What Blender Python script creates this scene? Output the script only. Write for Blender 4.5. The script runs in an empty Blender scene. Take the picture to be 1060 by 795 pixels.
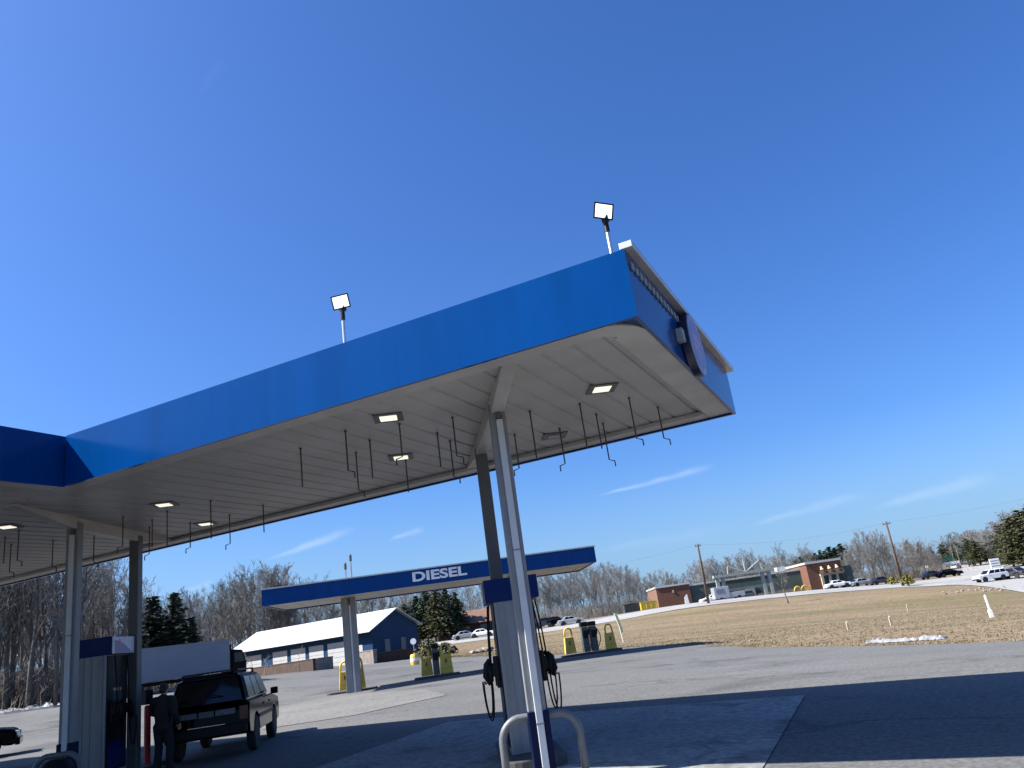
import bpy, bmesh, math, random
import numpy as np
from mathutils import Vector, Matrix
C = bpy.context.scene.collection
SC = bpy.context.scene
random.seed(7)
R_ = math.radians
# ------------------------------------------------------------------ camera
F_PX, PITCH, ROLL, YAW = 806.62, 0.308618, -0.141371, -0.413683
W_PX, H_PX, EYE = 1060.0, 795.0, 1.65
def _basis():
    f = np.array([math.sin(YAW)*math.cos(PITCH), math.cos(YAW)*math.cos(PITCH), math.sin(PITCH)])
    r0 = np.array([math.cos(YAW), -math.sin(YAW), 0.0]); u0 = np.cross(r0, f)
    return math.cos(ROLL)*r0+math.sin(ROLL)*u0, -math.sin(ROLL)*r0+math.cos(ROLL)*u0, f
CR, CU, CF = _basis(); CO = np.array([0, 0, EYE])
def ray(u, v): return (u-W_PX/2)/F_PX*CR-(v-H_PX/2)/F_PX*CU+CF
def at(u, v, d): return CO+d*ray(u, v)                 # a direction seen at (u, v), d metres deep
def on_z(u, v, z):
    r = ray(u, v); return CO+r*((z-EYE)/r[2])
def on_y(u, v, y):
    r = ray(u, v); return CO+r*(y/r[1])
cam_d = bpy.data.cameras.new('camera'); cam = bpy.data.objects.new('camera', cam_d); C.objects.link(cam)
cam_d.sensor_fit = 'HORIZONTAL'; cam_d.sensor_width = 36; cam_d.lens = F_PX/W_PX*36
cam_d.clip_start = 0.1; cam_d.clip_end = 9000
M = Matrix.Identity(4)
for i in range(3): M[i][0] = CR[i]; M[i][1] = CU[i]; M[i][2] = -CF[i]; M[i][3] = CO[i]
cam.matrix_world = M; SC.camera = cam
# ------------------------------------------------------------------ terrain
CTRL = [(-15.9,16.7,.06),(-10,16.7,.05),(-6,16.7,0),(1.35,16.7,-.16),(-3.4,10.4,-.215),(.7,10.5,-.36),(0,0,-.48),(-1.5,10.45,-.285),(-12,10,0),(-20,12,.04),
        (-20,25,.12),(8,14,-.42),(6,0,-.5),(-10,0,-.12),(-30,0,.1),(-45,10,.2),(-30,-20,0),(10,-25,-.6),(30,10,-.6),(25,-10,-.7)]
KERB_Z = [(690,668.5,-.02),(720,668,-.05),(780,671,-.14),(860,670,-.26),(1000,667,-.4),(1060,664,-.45),(1200,655,-.5)]
for u,v,z in KERB_Z: CTRL.append(tuple(on_z(u,v,z)))
KERB_D = [(-160,757,56),(0,741,52),(63,732,52),(150,719,57),(240,704,70),(330,693,84),(387,686,92),(430,682.5,86),(470,681,72),(508,679.5,61),(560,679.5,52),(600,676,47.5),(640,671.5,45)]
for u,v,d in KERB_D: CTRL.append(tuple(at(u,v,d)))
ST_LO = [(440,671,112),(500,663,112),(560,655.5,112),(640,642.5,112),(700,631.5,112),(780,621.5,112),(850,614.5,112),(930,608.5,111),(1000,605,104),(1060,614,78),(1120,617,70)]
ST_HI = [(440,667,124),(500,659,124),(560,651,124),(640,637,124),(700,627,124),(780,617.5,124),(850,610.5,124),(930,604,124),(1000,596,124),(1060,592,124),(1120,586,124)]
for u,v,d in ST_LO+ST_HI: CTRL.append(tuple(at(u,v,d)))
for u,v,d in [(366,717,39),(454,701.5,40.4),(613,677.5,42),(270,712,50),(680,632,150),(760,623,150),(840,612.5,150),(900,605,150),(560,648,150),(480,660,132),
              (430,676,102),(243,700,105),(300,690,130),(1000,586,200),(1040,577,230),(100,722,80),(0,736,80),(-150,756,80),(200,705,120)]:
    CTRL.append(tuple(at(u,v,d)))
for a in range(0,360,24):
    for r,z in ((420,4.0),(1500,8.0),(3200,12.0)):
        CTRL.append((r*math.cos(R_(a)), r*math.sin(R_(a)), z if 20 < a < 175 else z*.3))
CT = np.array(CTRL, float)
def _tps():
    n = len(CT); P = CT[:, :2]/50.0
    D = np.sqrt(((P[:, None]-P[None])**2).sum(2)+.008)
    A = np.zeros((n+3, n+3)); A[:n, :n] = -D+np.eye(n)*.0008
    A[:n, n] = 1; A[:n, n+1:n+3] = P; A[n, :n] = 1; A[n+1:n+3, :n] = P.T
    b = np.zeros(n+3); b[:n] = CT[:, 2]
    return P, np.linalg.solve(A, b)
TP, TW = _tps()
def gz(x, y):
    q = np.stack([np.atleast_1d(np.asarray(x, float)), np.atleast_1d(np.asarray(y, float))], 1)/50.0
    out = np.zeros(len(q))
    for i in range(0, len(q), 4000):
        s = q[i:i+4000]; D = np.sqrt(((s[:, None]-TP[None])**2).sum(2)+.008)
        out[i:i+4000] = -D@TW[:-3]+TW[-3]+s@TW[-2:]
    return out
def g1(x, y): return float(gz(x, y)[0])
def ground_at(u, d):                                     # ground point in image column u at depth d
    v = 733-.142*u+8
    for _ in range(14):
        P = at(u, v, d); v += (P[2]-g1(P[0], P[1]))*F_PX/d*.99
    return Vector((P[0], P[1], g1(P[0], P[1])))
# ------------------------------------------------------------------ materials
def mat(name, col, rough=.6, metal=0, var=.0, scale=4, bump=0, col2=None, spec=.5, emit=None, estr=0, detail=6, coat=0, bscale=None, stretch=None):
    m = bpy.data.materials.new(name); m.use_nodes = True; nt = m.node_tree; b = nt.nodes['Principled BSDF']
    b.inputs['Base Color'].default_value = (*col, 1); b.inputs['Roughness'].default_value = rough; b.inputs['Metallic'].default_value = metal
    b.inputs['Specular IOR Level'].default_value = spec
    if coat: b.inputs['Coat Weight'].default_value = coat; b.inputs['Coat Roughness'].default_value = .08
    if emit: b.inputs['Emission Color'].default_value = (*emit, 1); b.inputs['Emission Strength'].default_value = estr
    if var or bump or col2:
        tc = nt.nodes.new('ShaderNodeTexCoord'); src = tc.outputs['Object']
        if stretch:
            mp = nt.nodes.new('ShaderNodeMapping'); mp.inputs['Scale'].default_value = stretch; nt.links.new(src, mp.inputs['Vector']); src = mp.outputs['Vector']
        n = nt.nodes.new('ShaderNodeTexNoise'); n.inputs['Scale'].default_value = scale; n.inputs['Detail'].default_value = detail
        nt.links.new(src, n.inputs['Vector'])
        if var or col2:
            rp = nt.nodes.new('ShaderNodeValToRGB'); e = rp.color_ramp.elements
            c2 = col2 or tuple(c*(1-var) for c in col); c1 = col if col2 else tuple(min(1, c*(1+var)) for c in col)
            e[0].position = .35; e[1].position = .65; e[0].color = (*c2, 1); e[1].color = (*c1, 1)
            nt.links.new(n.outputs['Fac'], rp.inputs['Fac']); nt.links.new(rp.outputs['Color'], b.inputs['Base Color'])
        if bump:
            n2 = nt.nodes.new('ShaderNodeTexNoise'); n2.inputs['Scale'].default_value = bscale or scale*4; n2.inputs['Detail'].default_value = 6
            nt.links.new(src, n2.inputs['Vector'])
            bp = nt.nodes.new('ShaderNodeBump'); bp.inputs['Strength'].default_value = bump; bp.inputs['Distance'].default_value = .05
            nt.links.new(n2.outputs['Fac'], bp.inputs['Height']); nt.links.new(bp.outputs['Normal'], b.inputs['Normal'])
    return m
def ground_mat(name, stops, scale, scale2, bump, rough=.95, stains=None, streak=None, spots=None):
    """several noise octaves: a ramp of real ground colours, fine grain, optional long streaks"""
    m = bpy.data.materials.new(name); m.use_nodes = True; nt = m.node_tree; N = nt.nodes; L = nt.links
    b = N['Principled BSDF']; b.inputs['Roughness'].default_value = rough; b.inputs['Specular IOR Level'].default_value = .15
    tc = N.new('ShaderNodeTexCoord'); src = tc.outputs['Object']
    if streak:
        mp = N.new('ShaderNodeMapping'); mp.inputs['Rotation'].default_value = (0, 0, streak[0]); mp.inputs['Scale'].default_value = (streak[1], streak[2], 1)
        L.new(src, mp.inputs['Vector']); s1 = mp.outputs['Vector']
    else: s1 = src
    n = N.new('ShaderNodeTexNoise'); n.inputs['Scale'].default_value = scale; n.inputs['Detail'].default_value = 9; n.inputs['Roughness'].default_value = .62; L.new(s1, n.inputs['Vector'])
    rp = N.new('ShaderNodeValToRGB'); cr = rp.color_ramp
    while len(cr.elements) < len(stops): cr.elements.new(.5)
    for e, (p, c) in zip(cr.elements, stops): e.position = p; e.color = (*c, 1)
    L.new(n.outputs['Fac'], rp.inputs['Fac'])
    f = N.new('ShaderNodeTexNoise'); f.inputs['Scale'].default_value = scale2; f.inputs['Detail'].default_value = 4; L.new(src, f.inputs['Vector'])
    mr = N.new('ShaderNodeMapRange'); mr.inputs['From Min'].default_value = .3; mr.inputs['From Max'].default_value = .7; mr.inputs['To Min'].default_value = .72; mr.inputs['To Max'].default_value = 1.28
    L.new(f.outputs['Fac'], mr.inputs['Value'])
    mx = N.new('ShaderNodeMix'); mx.data_type = 'RGBA'; mx.blend_type = 'MULTIPLY'; mx.inputs['Factor'].default_value = 1
    L.new(rp.outputs['Color'], mx.inputs['A']); L.new(mr.outputs['Result'], mx.inputs['B']); out = mx.outputs['Result']
    if spots:                                            # oil spots and old patches
        sn = N.new('ShaderNodeTexNoise'); sn.inputs['Scale'].default_value = spots; sn.inputs['Detail'].default_value = 3; sn.inputs['Distortion'].default_value = .6; L.new(src, sn.inputs['Vector'])
        sm = N.new('ShaderNodeMapRange'); sm.inputs['From Min'].default_value = .56; sm.inputs['From Max'].default_value = .68; sm.inputs['To Min'].default_value = 1; sm.inputs['To Max'].default_value = .62; L.new(sn.outputs['Fac'], sm.inputs['Value'])
        mx3 = N.new('ShaderNodeMix'); mx3.data_type = 'RGBA'; mx3.blend_type = 'MULTIPLY'; mx3.inputs['Factor'].default_value = 1; L.new(out, mx3.inputs['A']); L.new(sm.outputs['Result'], mx3.inputs['B']); out = mx3.outputs['Result']
    if stains:                                           # cracks and tar lines
        wn = N.new('ShaderNodeTexNoise'); wn.inputs['Scale'].default_value = stains; wn.inputs['Detail'].default_value = 5; wn.inputs['Roughness'].default_value = .55; L.new(s1, wn.inputs['Vector'])
        sb = N.new('ShaderNodeMath'); sb.operation = 'SUBTRACT'; sb.inputs[1].default_value = .5; L.new(wn.outputs['Fac'], sb.inputs[0])
        ab = N.new('ShaderNodeMath'); ab.operation = 'ABSOLUTE'; L.new(sb.outputs[0], ab.inputs[0])
        m2 = N.new('ShaderNodeMapRange'); m2.inputs['From Min'].default_value = .0008; m2.inputs['From Max'].default_value = .005; m2.inputs['To Min'].default_value = .72; m2.inputs['To Max'].default_value = 1
        L.new(ab.outputs[0], m2.inputs['Value'])
        mx2 = N.new('ShaderNodeMix'); mx2.data_type = 'RGBA'; mx2.blend_type = 'MULTIPLY'; mx2.inputs['Factor'].default_value = 1
        L.new(out, mx2.inputs['A']); L.new(m2.outputs['Result'], mx2.inputs['B']); out = mx2.outputs['Result']
    L.new(out, b.inputs['Base Color'])
    bp = N.new('ShaderNodeBump'); bp.inputs['Strength'].default_value = bump; bp.inputs['Distance'].default_value = .06
    L.new(f.outputs['Fac'], bp.inputs['Height']); L.new(bp.outputs['Normal'], b.inputs['Normal'])
    return m
MT = dict(
 fascia=mat('fascia_blue', (.0006,.042,.178), .16, var=.08, scale=1.1, spec=.13, stretch=(2.2,2.2,.22)),
 fascia_dk=mat('fascia_return', (.006,.03,.14), .5),
 soffit=mat('soffit_white', (.40,.385,.365), .45, var=.13, scale=.7, bump=.03),
 trim=mat('trim_white', (.44,.425,.40), .4, var=.12, scale=1.6),
 cap=mat('cap_metal', (.50,.50,.48), .35, metal=.3, var=.1, scale=3),
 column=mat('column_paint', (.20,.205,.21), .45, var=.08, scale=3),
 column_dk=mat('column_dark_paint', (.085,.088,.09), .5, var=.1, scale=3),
 strip=mat('downspout_paint', (.5,.51,.52), .4, var=.06, scale=3),
 blue=mat('sign_blue', (.001,.016,.10), .45, var=.06, scale=2, spec=.15),
 navy=mat('sign_navy', (.012,.016,.05), .35),
 red=mat('red_paint', (.5,.02,.02), .4, var=.1, scale=4),
 white=mat('white_paint', (.8,.8,.79), .45, var=.04, scale=3),
 letter=mat('letter_white', (.78,.78,.78), .4),
 dispenser=mat('dispenser_panel', (.22,.235,.25), .4, var=.05, scale=2),
 black=mat('black_rubber', (.007,.007,.008), .6, spec=.2),
 blackp=mat('black_plastic', (.009,.009,.01), .5, spec=.2),
 steel=mat('galvanised_steel', (.5,.5,.5), .35, metal=.8, var=.12, scale=6),
 hoop=mat('hoop_grey_paint', (.13,.135,.145), .45, metal=.1, var=.12, scale=6),
 rod=mat('dark_iron', (.05,.045,.04), .6, var=.3, scale=9),
 lamp=mat('lamp_lens', (.7,.7,.68), .3, emit=(1,.97,.9), estr=.6),
 lamp_dim=mat('ceiling_lamp_lens', (.8,.8,.75), .2, emit=(1,.93,.75), estr=.35),
 lamp_off=mat('unlit_lamp_lens', (.14,.13,.12), .3),
 glass=mat('dark_glass', (.006,.007,.009), .06, spec=.45),
 pane=mat('window_pane', (.05,.06,.07), .08, spec=.6),
 yellow=mat('guard_yellow', (.66,.45,.06), .5, var=.16, scale=5),
 yellow2=mat('bright_yellow', (.42,.34,.03), .5, var=.1, scale=2),
 whitegrey=mat('weathered_white', (.25,.275,.26), .6, var=.1, scale=1),
 concrete=mat('kerb_concrete', (.24,.235,.22), .9, var=.15, scale=2, bump=.2),
 brownwall=mat('brown_block', (.05,.03,.024), .9, var=.25, scale=2, bump=.3),
 paleblock=mat('pale_block', (.2,.165,.145), .9, var=.2, scale=2, bump=.3),
 shed=mat('shed_blue', (.004,.034,.092), .6, spec=.2, var=.08, scale=.5),
 shedroof=mat('shed_roof_metal', (.6,.62,.65), .35, metal=.15, var=.06, scale=.4),
 door_w=mat('roller_door_white', (.38,.39,.40), .5, var=.06, scale=1),
 brownroof=mat('brown_shingle', (.14,.075,.055), .9, var=.2, scale=2, bump=.2),
 greenwall=mat('green_grey_cladding', (.055,.085,.075), .7, var=.15, scale=.6),
 cream=mat('cream_stucco', (.36,.31,.23), .8, var=.1, scale=1),
 bark=mat('bark_grey_brown', (.10,.09,.08), .95, var=.3, scale=5, bump=.4),
 twig=mat('twig_brown', (.155,.147,.137), .95, var=.25, scale=3),
 twig_far=mat('twig_grey_brown', (.155,.147,.138), .95, var=.25, scale=2),
 palebark=mat('pale_bark', (.34,.31,.27), .95, var=.3, scale=4),
 needle=mat('conifer_needles', (.022,.04,.017), .8, var=.5, scale=1.2),
 needle2=mat('olive_needles', (.05,.052,.016), .8, var=.45, scale=.8),
 bush=mat('bush_yellow_green', (.13,.12,.025), .9, var=.3, scale=2),
 brush=mat('dead_brush', (.135,.116,.098), .95, var=.4, scale=.4),
 blade=mat('dry_grass_blade', (.17,.135,.08), .9, var=.25, scale=.3),
 snow=mat('old_snow', (.23,.235,.245), .7, var=.35, scale=3, bump=.5, bscale=6),
 stone=mat('pale_stone', (.2,.165,.135), .9, var=.3, scale=3, bump=.4),
 navy2=mat('sleeve_navy', (.001,.005,.035), .5, spec=.15), pole=mat('pole_wood', (.10,.068,.045), .9, var=.25, scale=3),
 tyre=mat('tyre', (.015,.015,.015), .85),
 rim=mat('alloy_rim', (.35,.35,.36), .3, metal=.8),
 chrome=mat('chrome_trim', (.6,.6,.6), .15, metal=1),
 tail=mat('tail_lens_red', (.06,.006,.006), .2),
 amber=mat('amber_lens', (.5,.17,.02), .25),
 headl=mat('headlamp_lens', (.6,.6,.6), .1),
 plate=mat('plate_white', (.12,.125,.14), .5, var=.25, scale=14),
 suv=mat('suv_black_paint', (.001,.0012,.002), .12, spec=.09),
 car_w=mat('car_white_paint', (.78,.78,.78), .3, coat=.4),
 car_s=mat('car_silver_paint', (.42,.43,.45), .3, metal=.3, coat=.4),
 car_g=mat('car_charcoal_paint', (.03,.032,.036), .3, coat=.4),
 car_n=mat('car_navy_paint', (.02,.026,.045), .25, coat=.5),
 box=mat('truck_box_panel', (.16,.19,.225), .45, var=.05, scale=.6),
 jacket=mat('jacket_black', (.006,.006,.007), .8, bump=.3, scale=9),
 trousers=mat('trousers_charcoal', (.007,.0075,.01), .85, bump=.2, scale=9),
 skin=mat('skin', (.42,.24,.17), .55),
 hair=mat('hair_dark', (.015,.011,.009), .6),
 signface=mat('sign_face_mottled', (.30,.29,.40), .4, var=.4, scale=9), pink=mat('logo_pink', (.62,.25,.30), .4), purple=mat('logo_purple', (.22,.2,.36), .4), greywhite=mat('logo_grey_white', (.55,.56,.62), .4, var=.1, scale=8),
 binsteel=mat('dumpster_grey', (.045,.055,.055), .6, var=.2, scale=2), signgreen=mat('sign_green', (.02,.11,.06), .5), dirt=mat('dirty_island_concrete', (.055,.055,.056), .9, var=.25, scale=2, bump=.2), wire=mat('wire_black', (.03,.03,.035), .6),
)
def brick_mat():
    m = bpy.data.materials.new('red_brick'); m.use_nodes = True; nt = m.node_tree; b = nt.nodes['Principled BSDF']; b.inputs['Roughness'].default_value = .9
    tc = nt.nodes.new('ShaderNodeTexCoord'); mp = nt.nodes.new('ShaderNodeMapping'); mp.inputs['Rotation'].default_value = (R_(90), 0, 0)
    br = nt.nodes.new('ShaderNodeTexBrick'); br.inputs['Color1'].default_value = (.145,.062,.038,1); br.inputs['Color2'].default_value = (.105,.045,.028,1); br.inputs['Mortar'].default_value = (.17,.10,.07,1)
    br.inputs['Scale'].default_value = 2.5; br.inputs['Mortar Size'].default_value = .012
    nt.links.new(tc.outputs['Object'], mp.inputs['Vector']); nt.links.new(mp.outputs['Vector'], br.inputs['Vector']); nt.links.new(br.outputs['Color'], b.inputs['Base Color'])
    return m
MT['brick'] = brick_mat()
MT['asphalt'] = ground_mat('asphalt_worn', [(.25,(.088,.087,.086)),(.5,(.112,.111,.109)),(.75,(.135,.133,.13))], .10, 14, .10, stains=.07, streak=(R_(-25),.55,1.6), spots=.22)
MT['pad'] = ground_mat('concrete_pad_worn', [(.25,(.16,.16,.158)),(.5,(.21,.21,.205)),(.75,(.26,.255,.245))], .35, 9, .05, stains=.12, spots=.75)
MT['apron'] = ground_mat('concrete_apron', [(.25,(.12,.117,.11)),(.5,(.145,.14,.132)),(.75,(.17,.163,.152))], .3, 9, .2, stains=.2)
MT['street'] = ground_mat('street_concrete', [(.3,(.22,.215,.21)),(.7,(.29,.285,.275))], .2, 5, .1)
MT['grassland'] = ground_mat('dormant_grass', [(.26,(.085,.085,.034)),(.36,(.12,.105,.05)),(.45,(.14,.108,.064)),(.54,(.18,.138,.086)),(.62,(.145,.105,.066)),(.70,(.19,.148,.092)),(.82,(.14,.115,.06))], .06, 2.6, .25, streak=(R_(24),.5,2.0))
MT['plazalot'] = ground_mat('plaza_lot', [(.3,(.12,.105,.10)),(.7,(.165,.145,.135))], .2, 5, .1)
# ------------------------------------------------------------------ mesh builder
class MB:
    def __init__(s): s.v = []; s.f = []
    def add(s, vs, fs):
        o = len(s.v); s.v += [tuple(map(float, p)) for p in vs]; s.f += [tuple(i+o for i in f) for f in fs]; return s
    def box(s, lo, hi, mx=None):
        x0,y0,z0 = lo; x1,y1,z1 = hi
        vs = [Vector(p) for p in ((x0,y0,z0),(x1,y0,z0),(x1,y1,z0),(x0,y1,z0),(x0,y0,z1),(x1,y0,z1),(x1,y1,z1),(x0,y1,z1))]
        if mx: vs = [mx@p for p in vs]
        return s.add(vs, [(3,2,1,0),(4,5,6,7),(0,1,5,4),(1,2,6,5),(2,3,7,6),(3,0,4,7)])
    def tube(s, pts, r, n=8, caps=True):
        pts = [Vector(p) for p in pts]; rs = r if isinstance(r, (list, tuple)) else [r]*len(pts)
        up = Vector((0,0,1)); prev = None; rings = []
        for i, p in enumerate(pts):
            t = (pts[min(i+1, len(pts)-1)]-pts[max(i-1, 0)]).normalized()
            if prev is None: a = t.cross(up if abs(t.z) < .9 else Vector((1,0,0))).normalized()
            else:
                a = prev-t*prev.dot(t)
                a = a.normalized() if a.length > 1e-6 else t.orthogonal().normalized()
            prev = a; b = t.cross(a)
            rings.append([p+(a*math.cos(2*math.pi*k/n)+b*math.sin(2*math.pi*k/n))*rs[i] for k in range(n)])
        fs = []
        for i in range(len(rings)-1):
            for k in range(n): fs.append((i*n+k, i*n+(k+1)%n, (i+1)*n+(k+1)%n, (i+1)*n+k))
        if caps: fs.append(tuple(reversed(range(n)))); fs.append(tuple((len(rings)-1)*n+k for k in range(n)))
        return s.add([p for rg in rings for p in rg], fs)
    def prism(s, poly, vec, flip=False):
        n = len(poly); a = [Vector(p) for p in poly]; vec = Vector(vec); b = [p+vec for p in a]
        return s.add(a+b, [tuple(reversed(range(n))), tuple(range(n, 2*n))]+[(i, (i+1)%n, n+(i+1)%n, n+i) for i in range(n)])
    def quad(s, a, b, c, d, t=.01):                      # a thin solid panel over four corners
        a,b,c,d = map(Vector, (a,b,c,d)); nrm = (b-a).cross(d-a).normalized()*t
        return s.add([a-nrm,b-nrm,c-nrm,d-nrm,a+nrm,b+nrm,c+nrm,d+nrm], [(3,2,1,0),(4,5,6,7),(0,1,5,4),(1,2,6,5),(2,3,7,6),(3,0,4,7)])
    def lathe(s, prof, axis='y', n=24, c=(0,0,0)):
        vs = []; c = Vector(c)
        for (r, h) in prof:
            for k in range(n):
                a = 2*math.pi*k/n; p = (r*math.cos(a), r*math.sin(a))
                vs.append(c+(Vector((p[0], h, p[1])) if axis == 'y' else Vector((h, p[0], p[1])) if axis == 'x' else Vector((p[0], p[1], h))))
        fs = [(i*n+k, i*n+(k+1)%n, (i+1)*n+(k+1)%n, (i+1)*n+k) for i in range(len(prof)-1) for k in range(n)]
        fs += [tuple(range(n)), tuple((len(prof)-1)*n+k for k in range(n))]
        return s.add(vs, fs)
    def ball(s, c, r, n=10, m=7):
        c = Vector(c); r = Vector(r) if not isinstance(r, (int, float)) else Vector((r,r,r)); vs = []; fs = []
        for i in range(m+1):
            th = math.pi*i/m
            for k in range(n):
                ph = 2*math.pi*k/n; vs.append(c+Vector((r.x*math.sin(th)*math.cos(ph), r.y*math.sin(th)*math.sin(ph), r.z*math.cos(th))))
        for i in range(m):
            for k in range(n): fs.append((i*n+k, (i+1)*n+k, (i+1)*n+(k+1)%n, i*n+(k+1)%n))
        return s.add(vs, fs)
    def build(s, name, m, parent=None, smooth=False, bevel=0, fix=True):
        me = bpy.data.meshes.new(name); me.from_pydata(s.v, [], s.f); me.validate(verbose=False)
        if fix:
            bm = bmesh.new(); bm.from_mesh(me); bmesh.ops.recalc_face_normals(bm, faces=bm.faces); bm.to_mesh(me); bm.free()
        if smooth: me.polygons.foreach_set('use_smooth', [True]*len(me.polygons))
        o = bpy.data.objects.new(name, me); C.objects.link(o); me.materials.append(MT[m] if isinstance(m, str) else m)
        if parent: o.parent = parent
        if bevel:
            b = o.modifiers.new('bevel', 'BEVEL'); b.width = bevel; b.segments = 2; b.limit_method = 'ANGLE'; b.angle_limit = R_(35)
        return o
def thing(name, label, cat, loc=(0,0,0), rz=0, group=None):
    o = bpy.data.objects.new(name, None); C.objects.link(o); o.empty_display_size = .2
    o.location = loc; o.rotation_euler = (0, 0, rz); tag(o, label, cat, group); return o
def tag(o, label=None, cat=None, group=None, kind=None):
    if label: o['label'] = label
    if cat: o['category'] = cat
    if group: o['group'] = group
    if kind: o['kind'] = kind
    return o
def copy_tree(o, parent=None):
    c = o.copy(); C.objects.link(c); c.parent = parent
    for ch in list(o.children): copy_tree(ch, c)
    return c
# ------------------------------------------------------------------ ground sheets
def polar_ground():
    rad = [0]+list(np.geomspace(1.2, 3000, 150)); n = 288
    ang = np.arange(n)*2*math.pi/n; xs = [0]; ys = [0]
    for r in rad[1:]: xs += list(r*np.cos(ang)); ys += list(r*np.sin(ang))
    z = gz(xs, ys); vs = list(zip(xs, ys, z)); fs = [(0, 1+k, 1+(k+1)%n) for k in range(n)]
    for i in range(len(rad)-2):
        a = 1+i*n; b = a+n
        fs += [(a+k, b+k, b+(k+1)%n, a+(k+1)%n) for k in range(n)]
    m = MB(); m.v = vs; m.f = fs
    tag(m.build('ground', 'grassland', smooth=True, fix=False), kind='structure')
polar_ground()
def resample(pl, n):
    P = np.array([p[:2] for p in pl], float); d = np.r_[0, np.cumsum(np.linalg.norm(np.diff(P, axis=0), axis=1))]
    t = np.linspace(0, d[-1], n); return np.stack([np.interp(t, d, P[:, 0]), np.interp(t, d, P[:, 1])], 1)
def sheet(name, near, far, off, m, nu=160, nv=60, fan=None):
    B = resample(far, nu); A = np.array(fan)+.01*(B-np.array(fan)) if fan else resample(near, nu)
    t = np.linspace(0, 1, nv)[:, None, None]; G = A[None]*(1-t)+B[None]*t; G = G.reshape(-1, 2)
    z = gz(G[:, 0], G[:, 1])+off; b = MB(); b.v = [(x, y, zz) for (x, y), zz in zip(G, z)]
    b.f = [(j*nu+i, j*nu+i+1, (j+1)*nu+i+1, (j+1)*nu+i) for j in range(nv-1) for i in range(nu-1)]
    o = b.build(name, m, smooth=True, fix=False)
    if o.data.polygons[len(o.data.polygons)//2].normal.z < 0: o.data.flip_normals()
    return tag(o, kind='structure')
kerb_pts = [at(u,v,d) for u,v,d in KERB_D]+[on_z(u,v,z) for u,v,z in KERB_Z]
LOT_EDGE = [(-8,-40),(-60,-30),(-95,0)]+[tuple(p[:2]) for p in kerb_pts]+[(16,20),(24,0),(16,-30),(-8,-40)]
sheet('parking_lot', None, LOT_EDGE, .03, 'asphalt', 420, 120, fan=(-6,4))
sheet('concrete_pad', [(-9.4,4.5),(-2.0,4.5)], [(-9.4,15.55),(-2.05,15.55)], .042, 'pad', 40, 50)
ap = [on_z(u,v,.06) for u,v in ((272,757),(365,743),(462,722),(440,716),(349,719),(262,738))]
sheet('concrete_apron', [ap[0],ap[1],ap[2]], [ap[5],ap[4],ap[3]], .042, 'apron', 30, 12)
sheet('street', [at(*p) for p in ST_LO], [at(*p) for p in ST_HI], .06, 'street', 160, 12)
sheet('side_road', [at(1000,604,112), at(1120,600,112)], [at(985,583,210), at(1032,578,210)], .09, 'street', 20, 40)
sheet('plaza_lot', [at(u,v-.6,d+.5) for u,v,d in ST_HI[2:8]], [at(560,646,170), at(680,631,146), at(840,611,146), at(960,600,146)], .05, 'plazalot', 60, 16)
# pale kerb along the road on the left
kb = MB(); kp = resample([at(u,v,d) for u,v,d in KERB_D[:5]], 60)
for i in range(59):
    a = Vector((*kp[i], g1(*kp[i]))); b = Vector((*kp[i+1], g1(*kp[i+1]))); n_ = (b-a).cross(Vector((0,0,1))).normalized()*.1
    kb.add([a-n_,b-n_,b+n_,a+n_,a-n_+Vector((0,0,.16)),b-n_+Vector((0,0,.16)),b+n_+Vector((0,0,.16)),a+n_+Vector((0,0,.16))], [(4,5,6,7),(0,1,5,4),(2,3,7,6)])
tag(kb.build('kerb', 'concrete'), kind='structure')
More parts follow.
